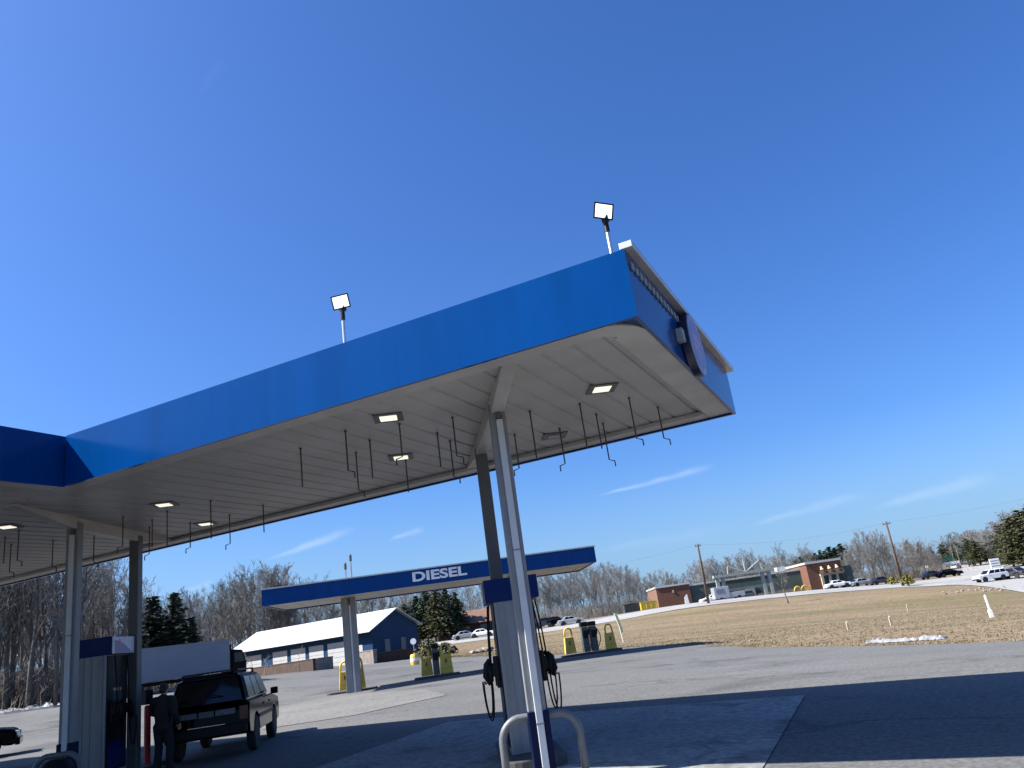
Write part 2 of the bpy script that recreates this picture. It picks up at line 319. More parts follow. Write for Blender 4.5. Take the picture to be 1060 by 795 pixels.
# ------------------------------------------------------------------ world and sun
SUN = Vector((-.91, -.55, 1.0)).normalized()             # towards the sun
def setup_world():
    w = bpy.data.worlds.new('World'); SC.world = w; w.use_nodes = True; nt = w.node_tree; N = nt.nodes; L = nt.links
    bg = N['Background']; sky = N.new('ShaderNodeTexSky'); sky.sky_type = 'NISHITA'; sky.sun_disc = False
    sky.sun_elevation = math.asin(SUN.z); sky.sun_rotation = math.atan2(SUN.x, SUN.y)
    sky.air_density = 1.0; sky.dust_density = 1.9; sky.ozone_density = 3.0; sky.altitude = 0
    bg.inputs['Strength'].default_value = .055
    tc = N.new('ShaderNodeTexCoord'); hs = N.new('ShaderNodeHueSaturation'); hs.inputs['Saturation'].default_value = 1.15; L.new(sky.outputs['Color'], hs.inputs['Color'])
    tn = N.new('ShaderNodeMix'); tn.data_type = 'RGBA'; tn.blend_type = 'MULTIPLY'; tn.inputs['Factor'].default_value = 1; L.new(hs.outputs['Color'], tn.inputs['A']); tn.inputs['B'].default_value = (.66, .96, 1.44, 1); out = tn.outputs['Result']
    def vm(op, a, b=None):
        n = N.new('ShaderNodeVectorMath'); n.operation = op
        for i, x in enumerate((a, b)):
            if x is None: continue
            if isinstance(x, (tuple, list, Vector)): n.inputs[i].default_value = tuple(x)
            else: L.new(x, n.inputs[i])
        return n
    def mm(op, a, b=0.0, c=0.0):
        n = N.new('ShaderNodeMath'); n.operation = op
        for i, x in enumerate((a, b, c)):
            if isinstance(x, (int, float)): n.inputs[i].default_value = x
            else: L.new(x, n.inputs[i])
        return n.outputs[0]
    D = vm('NORMALIZE', tc.outputs['Generated']).outputs[0]
    # air glow low over the horizon
    sx = N.new('ShaderNodeSeparateXYZ'); L.new(D, sx.inputs[0]); el = mm('MAXIMUM', sx.outputs['Z'], 0.0)
    hz = mm('MULTIPLY', mm('POWER', mm('MAXIMUM', mm('SUBTRACT', 1.0, mm('DIVIDE', el, .20)), 0.0), 1.4), .8)
    hm = N.new('ShaderNodeMix'); hm.data_type = 'RGBA'; L.new(hz, hm.inputs['Factor']); L.new(out, hm.inputs['A']); hm.inputs['B'].default_value = (2.75, 4.5, 6.6, 1); out = hm.outputs['Result']
    tot = None
    # thin high cirrus streaks: start, end (sky directions), half width, strength
    for (a, b, wd, st) in WISPS:
        A = Vector(a).normalized(); B = Vector(b).normalized(); n_ = A.cross(B).normalized(); mid = (A+B).normalized(); tn = n_.cross(mid).normalized(); half = A.angle(B)/2
        mp = N.new('ShaderNodeMapping'); mp.inputs['Scale'].default_value = (30,30,30); L.new(D, mp.inputs['Vector'])
        ns = N.new('ShaderNodeTexNoise'); ns.inputs['Scale'].default_value = 1.0; ns.inputs['Detail'].default_value = 6; L.new(mp.outputs['Vector'], ns.inputs['Vector'])
        nz = mm('SUBTRACT', ns.outputs['Fac'], .5)
        ac = mm('ADD', vm('DOT_PRODUCT', D, n_).outputs['Value'], mm('MULTIPLY', nz, wd*1.6))
        al = vm('DOT_PRODUCT', D, tn).outputs['Value']; fr = vm('DOT_PRODUCT', D, mid).outputs['Value']
        s = mm('DIVIDE', al, half)                        # -1..1 along
        width = mm('MULTIPLY_ADD', s, wd*.45, wd*.75)
        g = mm('EXPONENT', mm('MULTIPLY', mm('POWER', mm('ABSOLUTE', mm('DIVIDE', ac, mm('MAXIMUM', width, wd*.2))), 2.0), -1.0))
        e = mm('MULTIPLY', mm('SMOOTH_MIN', 1.0, mm('MULTIPLY', mm('MAXIMUM', mm('SUBTRACT', 1.0, mm('ABSOLUTE', s)), 0.0), 2.2), .2), 1.0)
        k = mm('MULTIPLY', mm('MULTIPLY', g, e), mm('MULTIPLY', mm('GREATER_THAN', fr, 0.0), mm('MULTIPLY', mm('MULTIPLY_ADD', nz, 1.6, 1.0), st)))
        tot = k if tot is None else mm('ADD', tot, k)
    mx = N.new('ShaderNodeMix'); mx.data_type = 'RGBA'; L.new(mm('MINIMUM', mm('MULTIPLY', tot, .36), .5), mx.inputs['Factor']); L.new(out, mx.inputs['A']); mx.inputs['B'].default_value = CLOUD
    L.new(mx.outputs['Result'], bg.inputs['Color'])
    sl = bpy.data.lights.new('sun', 'SUN'); so = bpy.data.objects.new('sun', sl); C.objects.link(so)
    sl.energy = 5.0; sl.angle = R_(.5); sl.color = (1, .955, .88); so.rotation_euler = (-SUN).to_track_quat('-Z', 'Y').to_euler()
    vs = SC.view_settings; vs.view_transform = 'Standard'; vs.look = 'None'; vs.gamma = 1; vs.use_curve_mapping = False; vs.exposure = 1.4
CLOUD = (7.5, 8.2, 9.2, 1)
WISPS = [(ray(614,515), ray(742,481), .0035, .5), (ray(272,581), ray(368,546), .0042, .45), (ray(290,577), ray(350,556), .003, .25), (ray(402,560), ray(440,546), .004, .35),
         (ray(900,527), ray(1035,492), .007, .28), (ray(770,547), ray(905,508), .006, .2), (ray(188,612), ray(222,603), .004, .3), (ray(205,100), ray(232,60), .006, .025),
         (ray(600,575), ray(760,545), .008, .10)]
WISPS = [(tuple(a), tuple(b), w_, s_) for a, b, w_, s_ in WISPS]
setup_world()
# ================================================================== main canopy
XR, YF, YB, XC, ZS, ZT, XL = -1.85, 7.83, 13.62, -11.22, 4.745, 5.56, -30.0
TH = R_(30)                                              # the islands and the far canopy stand 30 degrees to the main canopy
can = thing('fuel_canopy', 'large white-soffit fuel canopy with blue fascia on grey columns in the foreground', 'canopy', (-6, 10, 0))
O = Vector(can.location)
def loc(p): return Vector(p)-O
def cbox(m, lo, hi): m.box(loc(lo), loc(hi)); return m
# fascia panels: front, right end, back, and the wing that comes towards us on the left; joints every 3.6 m
def panels(name, horiz, a0, a1, fixed, sgn):
    m = MB(); n = max(1, round(abs(a1-a0)/3.6)); st = (a1-a0)/n
    for i in range(n):
        p0, p1 = a0+i*st+.0005, a0+(i+1)*st-.0005
        if horiz == 'x': cbox(m, (min(p0,p1), fixed, ZS), (max(p0,p1), fixed+.05*sgn, ZT)) if sgn > 0 else cbox(m, (min(p0,p1), fixed-.05, ZS), (max(p0,p1), fixed, ZT))
        else: cbox(m, (fixed-.05, min(p0,p1), ZS), (fixed, max(p0,p1), ZT))
    return m.build(name, 'fascia', can)
panels('front_fascia', 'x', XC+.05, XR+.001, YF, 1)
panels('end_fascia', 'y', YF+.0505, YB, XR, 1)
panels('back_fascia', 'x', XL, XR-.052, YB, -1)
panels('wing_fascia', 'y', -6.0, YF+.048, XC, 1)
# perimeter trim under the edges, then the ribbed soffit panels a little higher
TW_ = .40
m = MB()
cbox(m, (XC+.06, YF+.062, ZS+.03), (XR-.65, YF+TW_, ZS+.10)); cbox(m, (XL, YB-TW_, ZS+.03), (XR-TW_-.07, YB-.065, ZS+.10))
cbox(m, (XR-TW_-.06, YF+.6, ZS+.032), (XR-.06, YB-.065, ZS+.102))
cc = Vector((XR-.66, YF+.66, ZS+.03)); arc = []
for k in range(9):                                       # rounded trim in the front right corner
    a = R_(-90+90*k/8); arc.append((cc.x+.598*math.cos(a), cc.y+.598*math.sin(a)))
ins = [(cc.x+.26*(x-cc.x)/.598, cc.y+.26*(y-cc.y)/.598) for x, y in arc]
m2 = MB(); m2.prism([loc((x,y,ZS+.031)) for x, y in arc+ins[::-1]], (0,0,.07)); m2.build('corner_trim', 'trim', can)
cbox(m, (XC-TW_, -6, ZS+.03), (XC-.055, YF+.05, ZS+.10)); cbox(m, (XC-TW_, YF+.06, ZS+.03), (XC+.055, YF+TW_, ZS+.10))
m.build('soffit_trim', 'trim', can, bevel=.008)
m = MB()
for (x0,y0),(x1,y1) in zip(arc, arc[1:]): m.prism([loc((x0,y0,ZS+.05)), loc((x1,y1,ZS+.05)), loc((XR-.055,YF+.055,ZS+.05))], (0,0,.012))
m.build('corner_return', 'fascia_dk', can)
def ribs(x0, x1, y0, y1, name):
    m = MB(); x = x0; P_ = .406; vs = []; fs = []
    while x < x1:
        for (dx, dz) in ((0,0),(.33,0),(.345,.022),(.385,.022),(.40,0)):
            if x+dx <= x1: vs += [loc((x+dx, y0, ZS+.125+dz-.02)), loc((x+dx, y1, ZS+.125+dz-.02))]
        x += P_
    n = len(vs)//2; m.add(vs, [(2*i, 2*i+1, 2*i+3, 2*i+2) for i in range(n-1)])
    o = m.build(name, 'soffit', can); s_ = o.modifiers.new('thick', 'SOLIDIFY'); s_.thickness = .012; s_.offset = 1
ribs(XL, XR-.06, YF+TW_-.02, YB-.07, 'soffit'); ribs(XL, XC-.06, -6, YF+TW_-.03, 'wing_soffit')
m = MB(); cbox(m, (XL, YF+.06, ZT-.2), (XR-.06, YB-.06, ZT-.12)); cbox(m, (XL, -6, ZT-.2), (XC-.06, YF+.05, ZT-.12)); m.build('roof_deck', 'cap', can)
# metal cap along the right end, interrupted by the round sign
m = MB()
for y0, y1 in ((YF+.0, YB+.22),): m = MB(); cbox(m, (XR-.05, y0, ZT+.004), (XR+.10, y1, ZT+.085)); m.build('parapet_cap', 'cap', can, bevel=.006)
y = YF+.14
while y < 10.2: m = MB(); cbox(m, (XR+.004, y, ZT-.20), (XR+.022, y+.085, ZT-.115)); m.build('rib_light_tab', 'whitegrey', can); y += .17  # pale tabs stand in for reflections and light through the decking ribs
# columns in skewed pairs, beams over them
def column(p, front, rz=TH):
    zb = g1(p[0], p[1])-.05; q = loc((p[0], p[1], 0)); mx = Matrix.Translation(q)@Matrix.Rotation(rz, 4, 'Z')
    m = MB()
    if front:
        m.box((-.115,-.085,zb), (-.02,.085,ZS+.02), mx); m.box((.05,-.085,zb), (.115,.085,ZS+.02), mx); m.box((-.02,-.05,zb), (.05,.05,ZS+.02), mx)
    else: m.box((-.10,-.10,zb), (.10,.10,ZS+.02), mx)
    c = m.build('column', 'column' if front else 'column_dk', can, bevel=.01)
    if front:
        m = MB(); m.box((-.032,-.135,zb), (.058,-.088,ZS-.22), mx); d = m.build('downspout', 'strip', can, bevel=.008)
        for z_ in (.55, 2.7): m = MB(); m.box((-.036,-.139,z_), (.062,-.06,z_+.02), mx); m.build('downspout_band', 'column', d)
        m = MB(); m.box((-.13,-.12,zb), (-.036,.12,zb+.95), mx); m.box((.066,-.12,zb), (.14,.12,zb+.95), mx); m.box((-.036,-.05,zb), (.066,.12,zb+.95), mx); m.build('column_guard', 'navy2', c, bevel=.012)
        m = MB(); m.box((-.03,-.13,ZS-.20), (.05,-.07,ZS-.02), mx); m.tube([mx@Vector((.01,-.1,ZS-.24)), mx@Vector((.01,-.1,ZS-.1)), mx@Vector((.01,-.0,ZS))], .03, 8); m.build('drain_elbow', 'column_dk', c)
    m = MB(); m.box((-.2,-.2,zb), (.2,.2,zb+.07), mx); m.build('base_plate', 'steel', c)
    return c
PA = on_z(513,419,ZS+.03)[:2]; PB = on_z(497,463,ZS+.03)[:2]; PL = on_z(78,541,ZS+.03)[:2]; PL2 = on_z(141,554.5,ZS+.03)[:2]
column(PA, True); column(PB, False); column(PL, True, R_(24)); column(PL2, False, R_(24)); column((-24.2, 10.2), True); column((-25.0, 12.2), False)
def beam(a, b):
    a = Vector((*a, 0)); b = Vector((*b, 0)); t = (b-a).normalized(); n_ = Vector((-t.y, t.x, 0))*.095
    k0 = (YF+.35-a.y)/t.y; k1 = (YB-.3-a.y)/t.y; p0 = a+t*k0; p1 = a+t*k1; m = MB()
    def sec(p, h): return [loc(p-n_+Vector((0,0,ZS+.11))), loc(p+n_+Vector((0,0,ZS+.11))), loc(p+n_+Vector((0,0,ZS+.09-h))), loc(p-n_+Vector((0,0,ZS+.09-h)))]
    S = [sec(p0, .02), sec(a-t*.15, .2), sec(b+t*.15, .2), sec(p1, .02)]
    vs = [p for s in S for p in s]; fs = [(0,1,2,3), (15,14,13,12)]
    for i in range(3): fs += [(i*4+k, (i+1)*4+k, (i+1)*4+(k+1)%4, i*4+(k+1)%4) for k in range(4)]
    m.add(vs, fs); m.build('beam', 'trim', can, bevel=.01)
beam(PA, PB); beam(PL, PL2); beam((-24.2, 10.2), (-25.0, 12.2))
# round sign on the right end
y_, z_ = 11.25, 5.02
yc = float(CO[1]); ds = thing('round_sign', 'round navy sign drum with a pale speckled face on the canopy right end', 'sign', (XR+.002, 10.42, 5.10))
ds.scale = (.48,.80,.80)
m = MB(); m.lathe([(.02,.0),(.53,.0),(.57,.03),(.57,.25),(.555,.262),(.02,.262)], 'x', 48); m.build('drum', 'navy', ds)
m = MB(); m.lathe([(.01,.264),(.545,.264),(.545,.27),(.01,.27)], 'x', 48); fc = m.build('sign_face', 'signface', ds)
m = MB(); m.lathe([(.36,.271),(.44,.271),(.44,.276),(.36,.276)], 'x', 48); m.build('sign_ring', 'purple', fc)
m = MB()
for a, l in ((20,.26),(75,.2),(140,.24),(205,.22),(290,.27)):
    c_, s_ = math.cos(R_(a)), math.sin(R_(a)); m.quad((.274,c_*.05-s_*.05,s_*.05+c_*.05), (.274,c_*l-s_*.06,s_*l+c_*.06), (.274,c_*l+s_*.06,s_*l-c_*.06), (.274,c_*.05+s_*.05,s_*.05-c_*.05), .003)
m.build('sign_mark', 'pink', fc)
m = MB(); m.box((.003,-.07,-.09), (.10,.07,.09)); tag(m.build('junction_box', 'whitegrey', None, bevel=.01), 'small pale junction box on the canopy right end before the round sign', 'box').location = (XR, 9.78, 5.07)
# floodlights over the roof edge
def flood(ub, vb, uh, vh, label, rz, tw):
    P = on_y(ub, vb, YF+.35); z0 = ZT-.12; H = float(on_y(uh, vh, YF+.35)[2])-z0
    t = thing('floodlight', label, 'floodlight', (P[0], P[1], z0), 0, 'floodlights above the canopy roof')
    m = MB(); m.tube([(0,0,0),(0,0,H-.24)], .022, 10); m.tube([(0,0,0),(0,0,.02)], .07, 10); m.build('pole', 'steel', t)
    m = MB(); m.tube([(0,0,H-.27),(0,0,H-.09)], .032, 10); m.box((-.04,-.01,H-.13), (.04,.04,H-.05)); m.build('bracket', 'blackp', t)
    mx = Matrix.Translation((0,-.02,H))@Matrix.Scale(.72, 4)@Matrix.Rotation(rz, 4, 'Z')@Matrix.Rotation(R_(18), 4, 'X')@Matrix.Rotation(tw, 4, 'Y')
    m = MB(); m.box((-.15,-.02,-.115), (.15,.06,.115), mx); m.box((-.17,-.035,-.135), (.17,-.005,-.113), mx); m.box((-.17,-.035,.113), (.17,-.005,.135), mx); m.box((-.17,-.035,-.113), (-.148,-.005,.113), mx); m.box((.148,-.035,-.113), (.17,-.005,.113), mx)
    for k in range(5): m.box((-.13+.06*k,.062,-.1), (-.115+.06*k,.09,.1), mx)
    h = m.build('lamp_head', 'blackp', t)
    m = MB(); m.box((-.145,-.03,-.11), (.145,-.022,.11), mx); m.build('lens', 'lamp', h)
flood(357,356,351,314, 'small square floodlight on a short pole above the middle of the blue fascia', R_(24), R_(-6))
flood(633,262,632,217, 'small square floodlight on a short pole nearest the canopy right corner', R_(38), R_(8))
# recessed ceiling lights
for i, (u, v, on, lab) in enumerate(((402,432,1,'lit recessed light in the soffit, left of the near column and nearer the front'), (415,473,1,'lit recessed light in the soffit, left of the near column and nearer the back'),
        (623,402,1,'lit recessed light in the soffit right of the near column'), (574,451,0,'unlit dark recessed light in the soffit right of the near column'),
        (170,522,1,'lit recessed light between the left columns and canopy middle, front one'), (213,542,1,'lit recessed light between the left columns and canopy middle, back one'), (7,545,1,'lit recessed light in the soffit at the left edge of the photo'))):
    P = on_z(u, v, ZS+.10); t = thing('ceiling_light', lab, 'ceiling light', (P[0], P[1], ZS+.098), TH, 'recessed lights in the canopy soffit')
    m = MB(); a, b = .21, .125
    for lo, hi in (((-a,-a,-.012),(a,-b,.004)), ((-a,b,-.012),(a,a,.004)), ((-a,-b,-.012),(-b,b,.004)), ((b,-b,-.012),(a,b,.004))): m.box(lo, hi)
    m.build('frame', 'column_dk', t)
    m = MB(); m.box((-b+.004,-b+.004,-.02), (b-.004,b-.004,-.006)); m.build('diffuser', 'lamp_dim' if on else 'lamp_off', t)
# iron rods with bent ends that hang from the soffit: (top u,v, bottom u,v, hook direction)
RODS = [(311,463.6,312.5,507,0),(357.4,445.5,361,490,1),(368.3,468,373,510,1),(382.6,455,386.8,498,0),(413.2,438.3,419.6,475,-1),(419.8,476,426,511,0),(452.5,447.7,455.8,486,0),(465.7,456,470.6,496,1),
 (468.3,431.5,473.6,475,1),(532.5,449.6,537.7,487,-1),(548.3,425,556,477,0),(579.2,443.6,583.8,482.5,-1),(600,417.5,606.8,467,0),(617,428.5,622.6,467,0),(624,438,632.8,478,1),(651,411.5,657.4,457,1),(680.7,420.8,687,456,1),
 (5.4,556,6.6,584.5,0),(11.5,563,13.6,593,1),(19.6,549,21,581.5,1),(55,559,56,587.5,1),(97.5,553,98.4,583,1),(127.4,534.7,126.2,567,-1),(154.6,545,154.6,575,-1),(157.6,537.7,158,568,0),(173,528.7,173,568,0),
 (196.8,540.8,195.6,568,-1),(218,518,216,560,0),(237.6,533,238,564,-1),(272.3,522.6,272.3,552.8,0)]
for (u0,v0,u1,v1,hk) in RODS:
    P = on_z(u0, v0, ZS+.10); d = float((P-CO)@CF); Lr = float(P[2]-at(u1, v1, d)[2]); Lr = max(.3, min(.9, Lr)); m = MB()
    pts = [(0,0,0),(0,0,-Lr)]
    if hk: cx, cy = hk*.09*math.cos(TH), hk*.09*math.sin(TH); pts += [(cx,cy,-Lr-.03),(cx,cy,-Lr-.12)]
    m.tube(pts, .0115, 6); m.tube([(0,0,-.002),(0,0,-.02)], .022, 8)
    o = m.build('hanging_rod', 'rod'); o.location = (P[0], P[1], ZS+.10)
    tag(o, 'thin dark iron rod with a bent hooked end hanging from the canopy soffit' if hk else 'thin straight dark iron rod hanging from the canopy soffit', 'rod', 'hooked rods under the canopy' if hk else 'straight rods under the canopy')
# ================================================================== islands and dispensers
def island(c, rz, lx, ly, label):
    z = g1(*c); m = MB(); r = .25; pts = []
    for sx, sy in ((1,1),(-1,1),(-1,-1),(1,-1)):
        a0 = {(1,1):0,(-1,1):90,(-1,-1):180,(1,-1):270}[(sx,sy)]
        for k in range(5): a = R_(a0+22.5*k); pts.append(((lx-r)*sx+r*math.cos(a), (ly-r)*sy+r*math.sin(a), -.1))
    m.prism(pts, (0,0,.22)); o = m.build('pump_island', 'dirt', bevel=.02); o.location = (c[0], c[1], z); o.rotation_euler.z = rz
    tag(o, label, 'kerbed island', 'raised concrete pump islands'); return z+.12
def dispenser(label, c, rz, zt, htop):
    z = zt; t = thing('fuel_dispenser', label, 'fuel pump', (c[0], c[1], z), rz, 'fuel dispensers under the main canopy'); h = htop-z
    m = MB(); m.box((-.29,-.44,0), (.29,.44,h-.30)); 
    b = m.build('body', 'dispenser', t, bevel=.015)
    m = MB()
    for x0, x1 in ((-.24,-.13),(.13,.24)): m.box((x0,-.452,.05), (x1,-.441,h-.33))
    m.box((-.02,-.448,.05), (.02,-.441,h-.33)); m.build('end_rib', 'column', b)
    m = MB()
    for s in (-1,1): m.box((s*.292 if s > 0 else -.31,-.40,.1), (.31 if s > 0 else -.292,.40,h-.36))
    m.build('pump_face', 'blackp', t)
    for s in (-1,1):
        m = MB(); m.box((.311*s-.004,-.18,1.32), (.311*s+.004,.18,1.58)); m.build('display', 'pane', t)
        m = MB(); m.box((.311*s-.004,-.34,.14), (.311*s+.004,.34,.62)); m.build('lower_panel', 'blue', t)
    m = MB(); m.box((-.41,-.47,h-.34), (.41,.47,h)); hd = m.build('header', 'blue', t, bevel=.01)
    m = MB(); m.box((.412,-.455,h-.33), (.418,.455,h-.01)); lp = m.build('header_panel', 'greywhite', hd)
    m = MB(); pts = [(.419,-.455+.0,h-.33)]+[(.419,-.455+.75*k/8,h-.33+.25*math.cos(R_(90*k/8))) for k in range(9)]; m.prism([(x,y+.1,z_) for x,y,z_ in pts], (.003,0,0)); m.build('swoosh', 'purple', hd)
    m = MB(); m.prism([(.423,-.22,h-.10),(.423,-.16,h-.06),(.423,-.10,h-.10),(.423,-.16,h-.2)], (.003,0,0)); m.build('heart_mark', 'pink', hd)
    for s in (-1,1):
        for yy in (-.28,.22):                            # nozzles in their boots, hoses in long loops
            m = MB(); m.box((s*.345-.03,yy-.055,.92), (s*.345+.03,yy+.055,1.36)); m.box((s*.385-.035,yy-.04,1.08), (s*.385+.035,yy+.04,1.26))
            nz = m.build('nozzle_boot', 'blackp', t, bevel=.015)
            m = MB(); m.tube([(s*.43,yy,1.32),(s*.50,yy,1.25),(s*.53,yy,1.08),(s*.47,yy,.98)], .03, 8); m.tube([(s*.45,yy,1.26),(s*.46,yy,1.02)], .045, 8); m.build('nozzle', 'black', nz, smooth=True)
            m = MB(); pts = [(s*.36,yy+.05,h-.36),(s*.40,yy+.05,1.75)]
            for k in range(13):
                a = math.pi*k/12; pts.append((s*(.44+.13*(1-math.cos(a))*.5), yy+.05, 1.0-.52*math.sin(a)))
            pts.append((s*.53,yy,1.0)); m.tube(pts, .0135, 6); m.build('hose', 'black', t, smooth=True)
    return t
Pd = at(527,612,12.3); zt = island((Pd[0]-.13, Pd[1]+.22), TH, .45, 1.35, 'raised concrete pump island around the near columns')
dispenser('grey dispenser with blue header and black hoses behind the near column', (Pd[0], Pd[1]), TH, zt, float(Pd[2])+.18)
Pe = on_z(101,790,.15); Pe = at(106,680,15.6); zt = island((Pe[0], Pe[1]), R_(26), .62, 1.95, 'raised concrete pump island around the left columns')
dispenser('grey dispenser with blue header and a logo panel beside the left columns', (Pe[0], Pe[1]), R_(26), zt, float(at(106,661,15.6)[2]))
def hoop(label, c, rz, w=1.12, h=.78, r=.05):
    z = g1(c[0], c[1]); m = MB(); R2 = .26; pts = [(-w/2,0,-.15),(-w/2,0,h-R2)]
    for k in range(1,8): a = R_(180-90*k/8); pts.append((-w/2+R2+R2*math.cos(a),0,h-R2+R2*math.sin(a)))
    for k in range(1,9): a = R_(90-90*k/8); pts.append((w/2-R2+R2*math.cos(a),0,h-R2+R2*math.sin(a)))
    pts.append((w/2,0,-.15)); m.tube(pts, r, 14); o = m.build('hoop_bollard', 'hoop', smooth=True); o.location = (c[0], c[1], z); o.rotation_euler.z = rz
    tag(o, label, 'bollard', 'hoop bollards at the island ends')
Ph = at(562,772,9.75); hoop('grey tubular hoop bollard before the near column', Ph, TH-.05, .98, .84)
Ph = at(59,800,13.3); hoop('grey tubular hoop bollard before the left columns', Ph, R_(26), .8, .74)
Pt = at(58,806,12.6); z = g1(Pt[0], Pt[1]); t = thing('trash_bin', 'squat black rounded bin at the bottom left beside the hoop bollard', 'bin', (Pt[0], Pt[1], z))
m = MB(); m.lathe([(.02,0),(.20,0),(.235,.05),(.25,.5),(.245,.56),(.02,.56)], 'z', 20); m.build('body', 'blackp', t, smooth=False)
m = MB(); m.lathe([(.02,.565),(.255,.565),(.255,.60),(.2,.70),(.1,.74),(.02,.745)], 'z', 20); m.build('lid', 'black', t)
Pr = at(152.5,763,16.3); z = g1(Pr[0], Pr[1]); t = thing('bollard', 'red bollard with a black squeegee box on top beside the person', 'bollard', (Pr[0], Pr[1], z))
m = MB(); m.lathe([(.01,-.1),(.065,-.1),(.065,1.2),(.05,1.24),(.01,1.25)], 'z', 16); m.build('post', 'red', t, smooth=False)
m = MB(); m.box((-.1,-.1,1.26), (.08,.08,1.56)); m.build('squeegee_box', 'blackp', t, bevel=.02)
# ================================================================== vehicles
def wheel(t, x, y, r, w=.2):
    s = 1 if y > 0 else -1; m = MB(); y0 = y-w/2*s
    m.lathe([(r*.62,y0),(r*.9,y0),(r,y0+.03*s),(r,y0+(w-.03)*s),(r*.9,y0+w*s),(r*.62,y0+w*s)], 'y', 22, (x,0,r)); wh = m.build('wheel', 'tyre', t, smooth=False)
    m = MB(); yy = y0+(w-.03)*s; m.lathe([(.02,yy),(r*.63,yy),(r*.63,yy-.02*s),(.02,yy-.02*s)], 'y', 20, (x,0,r))
    for k in range(5):
        a = 2*math.pi*k/5; c_, s_ = math.cos(a), math.sin(a)
        m.quad((x+c_*.05-s_*.03, yy+.012*s, r+s_*.05+c_*.03), (x+c_*r*.58-s_*.03, yy+.012*s, r+s_*r*.58+c_*.03), (x+c_*r*.58+s_*.03, yy+.012*s, r+s_*r*.58-c_*.03), (x+c_*.05+s_*.03, yy+.012*s, r+s_*.05-c_*.03), .012)
    m.build('rim', 'rim', wh)
def lerp(a, b, t): return a+(b-a)*t
def vehicle(name, label, cat, p, rz, paint, kind='sedan', group=None, z=None, rack=False):
    K = dict(suv=dict(L=4.65,W=1.84,r=.37,belt=1.08,roof=1.70,hood=1.06,c0=-2.2,c1=1.05,t0=-2.02,t1=.30,sill=.42,gl=((-1.98,-1.15),(-1.05,-.22),(-.12,.78))),
             sedan=dict(L=4.6,W=1.78,r=.33,belt=.92,roof=1.42,hood=.90,c0=-1.75,c1=1.15,t0=-.95,t1=.25,sill=.3,gl=((-1.25,-.28),(-.18,.85))),
             van=dict(L=5.0,W=1.95,r=.36,belt=1.15,roof=2.1,hood=1.12,c0=-2.45,c1=1.6,t0=-2.4,t1=1.0,sill=.4,gl=((-2.1,-1.0),(-.9,.1),(.25,1.2))),
             pickup=dict(L=5.4,W=1.95,r=.40,belt=1.15,roof=1.85,hood=1.12,c0=-.55,c1=1.35,t0=-.45,t1=.75,sill=.5,gl=((-.42,.25),(.33,1.05))))[kind]
    L, Wd, r, belt, sill = K['L'], K['W']/2, K['r'], K['belt'], K['sill']; xa, xf = -L*.295, L*.305
    t = thing(name, label, cat, (p[0], p[1], g1(p[0], p[1])+.03 if z is None else z), rz, group); h = L/2
    pro = [(-h+.08,sill+.02)]
    for xc in (xa, xf):
        R2 = r+.07
        for k in range(11): a = math.pi-math.pi*k/10; pro.append((xc+R2*math.cos(a), max(sill-.02, r+R2*math.sin(a)*1.0)))
    pro += [(h-.1,sill), (h,sill+.18), (h-.02,K['hood']-.22), (h-.14,K['hood']-.08), (K['c1'],K['hood']+.04)]
    pro += [(K['c0'],belt+.0), (-h+.10,belt-.02), (-h+.02,belt-.14), (-h,sill+.25)]
    if kind == 'sedan': pro[-4:] = [(K['c0'],belt+.03), (-h+.15,belt), (-h+.03,belt-.14), (-h,sill+.25)]
    m = MB(); m.prism([(x,-Wd,z_) for x, z_ in pro], (0,2*Wd,0)); body = m.build('body', paint, t, bevel={'suv':.16,'sedan':.12}.get(kind,.06)); body.modifiers['bevel'].segments = 4
    c0,c1,t0,t1,zr = K['c0'],K['c1'],K['t0'],K['t1'],K['roof']; wb, wt = Wd-.05, Wd-.21; zb = belt-.02
    B = [Vector(q) for q in ((c0,-wb,zb),(c1,-wb,zb),(c1,wb,zb),(c0,wb,zb))]; T = [Vector(q) for q in ((t0,-wt,zr),(t1,-wt,zr),(t1,wt,zr),(t0,wt,zr))]
    m = MB(); m.add(B+T, [(3,2,1,0),(4,5,6,7),(0,1,5,4),(1,2,6,5),(2,3,7,6),(3,0,4,7)]); m.build('cabin', paint, t, bevel=.13 if kind == 'suv' else .085)
    for s in (0,1):
        for (g0,g1_) in K['gl']:
            def pt(x, f):
                y0 = lerp(wb,wt,f)+.004; xx = lerp(x, lerp(t0,t1,(x-c0)/(c1-c0)), f*.85); return (xx, y0 if s else -y0, lerp(zb,zr,f))
            m = MB(); m.quad(pt(g0,.14), pt(g1_,.14), pt(g1_,.86), pt(g0,.86), .006); m.build('window', 'glass', t)
    def fr(a, b, f, y, off): q = lerp(a, b, f); return (q+off, lerp(wb,wt,f)*y, lerp(zb,zr,f))
    m = MB(); m.quad(fr(c1,t1,.1,-.9,.004), fr(c1,t1,.1,.9,.004), fr(c1,t1,.9,.88,.004), fr(c1,t1,.9,-.88,.004), .006); m.build('windscreen', 'glass', t)
    m = MB(); m.quad(fr(c0,t0,.12,-.88,-.004), fr(c0,t0,.12,.88,-.004), fr(c0,t0,.88,.86,-.004), fr(c0,t0,.88,-.86,-.004), .006); m.build('rear_window', 'glass', t)
    for x in (xa, xf):
        for y in (-Wd+.09, Wd-.09): wheel(t, x, y, r)
